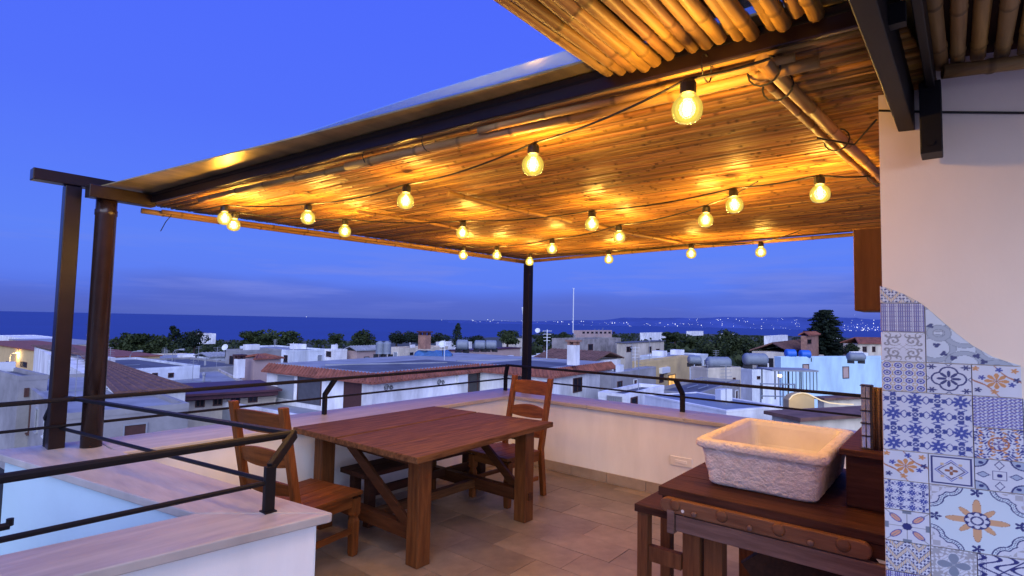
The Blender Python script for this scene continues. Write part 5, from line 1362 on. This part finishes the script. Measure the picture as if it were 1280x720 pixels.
# stone sink
sk = thing('stone_sink', 'rough white stone sink with thick rim standing on the workbench', 'sink', (3.3, .78, .861))
def rrect(x0, x1, y0, y1, r, n):
    pts = []
    for cx, cy, a0 in ((x1 - r, y1 - r, 0), (x0 + r, y1 - r, 90), (x0 + r, y0 + r, 180), (x1 - r, y0 + r, 270)):
        for i in range(n): th = math.radians(a0 + 90 * i / (n - 1)); pts.append((cx + r * math.cos(th), cy + r * math.sin(th)))
    # add points on the straight sides
    out = []
    for i, p in enumerate(pts):
        q = pts[(i + 1) % len(pts)]; L = math.hypot(q[0] - p[0], q[1] - p[1]); k = max(1, int(L / .012))
        for j in range(k): t = j / k; out.append((p[0] + (q[0] - p[0]) * t, p[1] + (q[1] - p[1]) * t))
    return out
SX0, SX1, SY0, SY1, SZ0, SZ1 = 2.905, 3.80, .49, 1.11, .861, 1.10
base_o = rrect(SX0, SX1, SY0, SY1, .05, 5); cx_, cy_ = (SX0 + SX1) / 2, (SY0 + SY1) / 2
def ringo(z, sc, rough, bulge=0):
    out = []
    for x, y in base_o:
        dx, dy = x - cx_, y - cy_; L = math.hypot(dx, dy)
        X, Y = cx_ + dx * (1 - sc / (SX1 - cx_)), cy_ + dy * (1 - sc / (SY1 - cy_))
        d_ = rough * (noise.fractal(Vector((X * 21, Y * 21 + z * 8, z * 24)), .6, 2.1, 5) + .55 * noise.ridged_multi_fractal(Vector((X * 12, Y * 12 - z * 10, z * 16)), 1, 2, 4, 1, 2) - .6)
        out.append((X + dx / L * (d_ + bulge), Y + dy / L * (d_ + bulge), z + .25 * rough * noise.noise(Vector((X * 40, Y * 40, z)))))
    return out
lev = [(SZ0, .075, .002), (SZ0 + .006, .060, .004)]
for i in range(23): t = (i + 1) / 24; lev.append((SZ0 + .01 + .175 * t, .052 - .026 * t, .0045))
lev += [(SZ0 + .190, .022, .003), (SZ0 + .195, .004, .003), (SZ0 + .205, -.002, .004), (SZ0 + .222, -.002, .004), (SZ1 - .004, .004, .004), (SZ1, .014, .003)]
sv_, sf = [], []; n = len(base_o)
for z, sc_, rgh in lev: sv_ += ringo(z, sc_, rgh)
for i in range(len(lev) - 1):
    for j in range(n): a, b = i * n + j, i * n + (j + 1) % n; sf.append((a, b, b + n, a + n))
sf.append(tuple(range(n - 1, -1, -1)))
mb = MB(); mb.add(sv_, sf)
k0 = (len(lev) - 1) * n
inn = [(SZ1 + .001, .035, .003), (SZ1 - .001, .052, .003), (SZ1 - .008, .060, .002)]
vs2 = [q for z, sc_, rgh in inn for q in ringo(z, sc_, rgh)]
b0 = len(mb.v); mb.v += [tuple(q) for q in vs2]
for j in range(n): a, b = k0 + j, k0 + (j + 1) % n; mb.f.append((a, b, b0 + (j + 1) % n, b0 + j))
for i in range(2):
    for j in range(n): a, b = b0 + i * n + j, b0 + i * n + (j + 1) % n; mb.f.append((a, b, b + n, a + n))
mb.build('outer_shell', m_sink, sk, smooth=True)
ib = MB(); il = [(SZ1 - .008, .0605, 0), (SZ1 - .03, .068, 0), (SZ0 + .10, .080, 0), (SZ0 + .055, .100, 0), (SZ0 + .045, .13, 0)]
iv = [q for z, sc_, rgh in il for q in ringo(z, sc_, 0)]; ib.v = [tuple(q) for q in iv]
for i in range(len(il) - 1):
    for j in range(n): a, b = i * n + j, i * n + (j + 1) % n; ib.f.append((a, b, b + n, a + n))
ib.f.append(tuple((len(il) - 1) * n + j for j in range(n)))
ib.build('basin', m_sink_in, sk, smooth=False)
MB().tube([(cx_, cy_, SZ0 + .0455), (cx_, cy_, SZ0 + .05)], .03, 14).build('drain', m_iron, sk)

# glass and rattan lantern on the raised shelf
ln = thing('lantern', 'small glass and rattan lantern on the raised shelf by the wall', 'lantern', (3.12, .36, 1.136))
la, lb = at_plane(1077, 520, (3.08, 0, 0), np.array([1., 0, 0])), at_plane(1104, 520, (3.08, 0, 0), np.array([1., 0, 0]))
ltop = at_plane(1085, 482, (3.08, 0, 0), np.array([1., 0, 0]))[2]
m_gl = mat('lantern_glass', (.42, .46, .55), .08, var=.45, scale=30, stretch=(1, 1, .6), metal=.35)
m_rat = mat('rattan', (.20, .11, .055), .6, scale=14, col2=(.07, .038, .02), stretch=(3, 3, 12), bump=.4, bscale=30)
ym = (la[1] + lb[1]) / 2
for i in range(5):
    z0 = 1.138 + (ltop - 1.138) * i / 5; z1 = 1.138 + (ltop - 1.138) * (i + 1) / 5
    for j in range(2):
        y0 = ym + .004 + (la[1] - ym - .004) * j / 2; y1 = ym + .004 + (la[1] - ym - .004) * (j + 1) / 2
        MB().box((3.06, y0 + .001, z0 + .002), (3.12, y1 - .001, z1 - .002)).build('glass_block', m_gl, ln, bevel=.003)
rt = MB()
for i in range(6): rt.tube([(3.065 + .010 * (i % 2), ym - .006 - i * .011, 1.137), (3.065 + .010 * (i % 2), ym - .006 - i * .011, ltop - .004)], .0065, 8)
rt.build('rattan_side', m_rat, ln, smooth=True)
fr_ = MB()
for i in range(6): z = 1.138 + (ltop - 1.138) * i / 5; fr_.box((3.055, ym + .0005, z - .002), (3.125, la[1] + .003, z + .002))
fr_.box((3.055, ym - .003, 1.137), (3.125, ym + .0035, ltop)); fr_.build('frame', m_iron, ln)
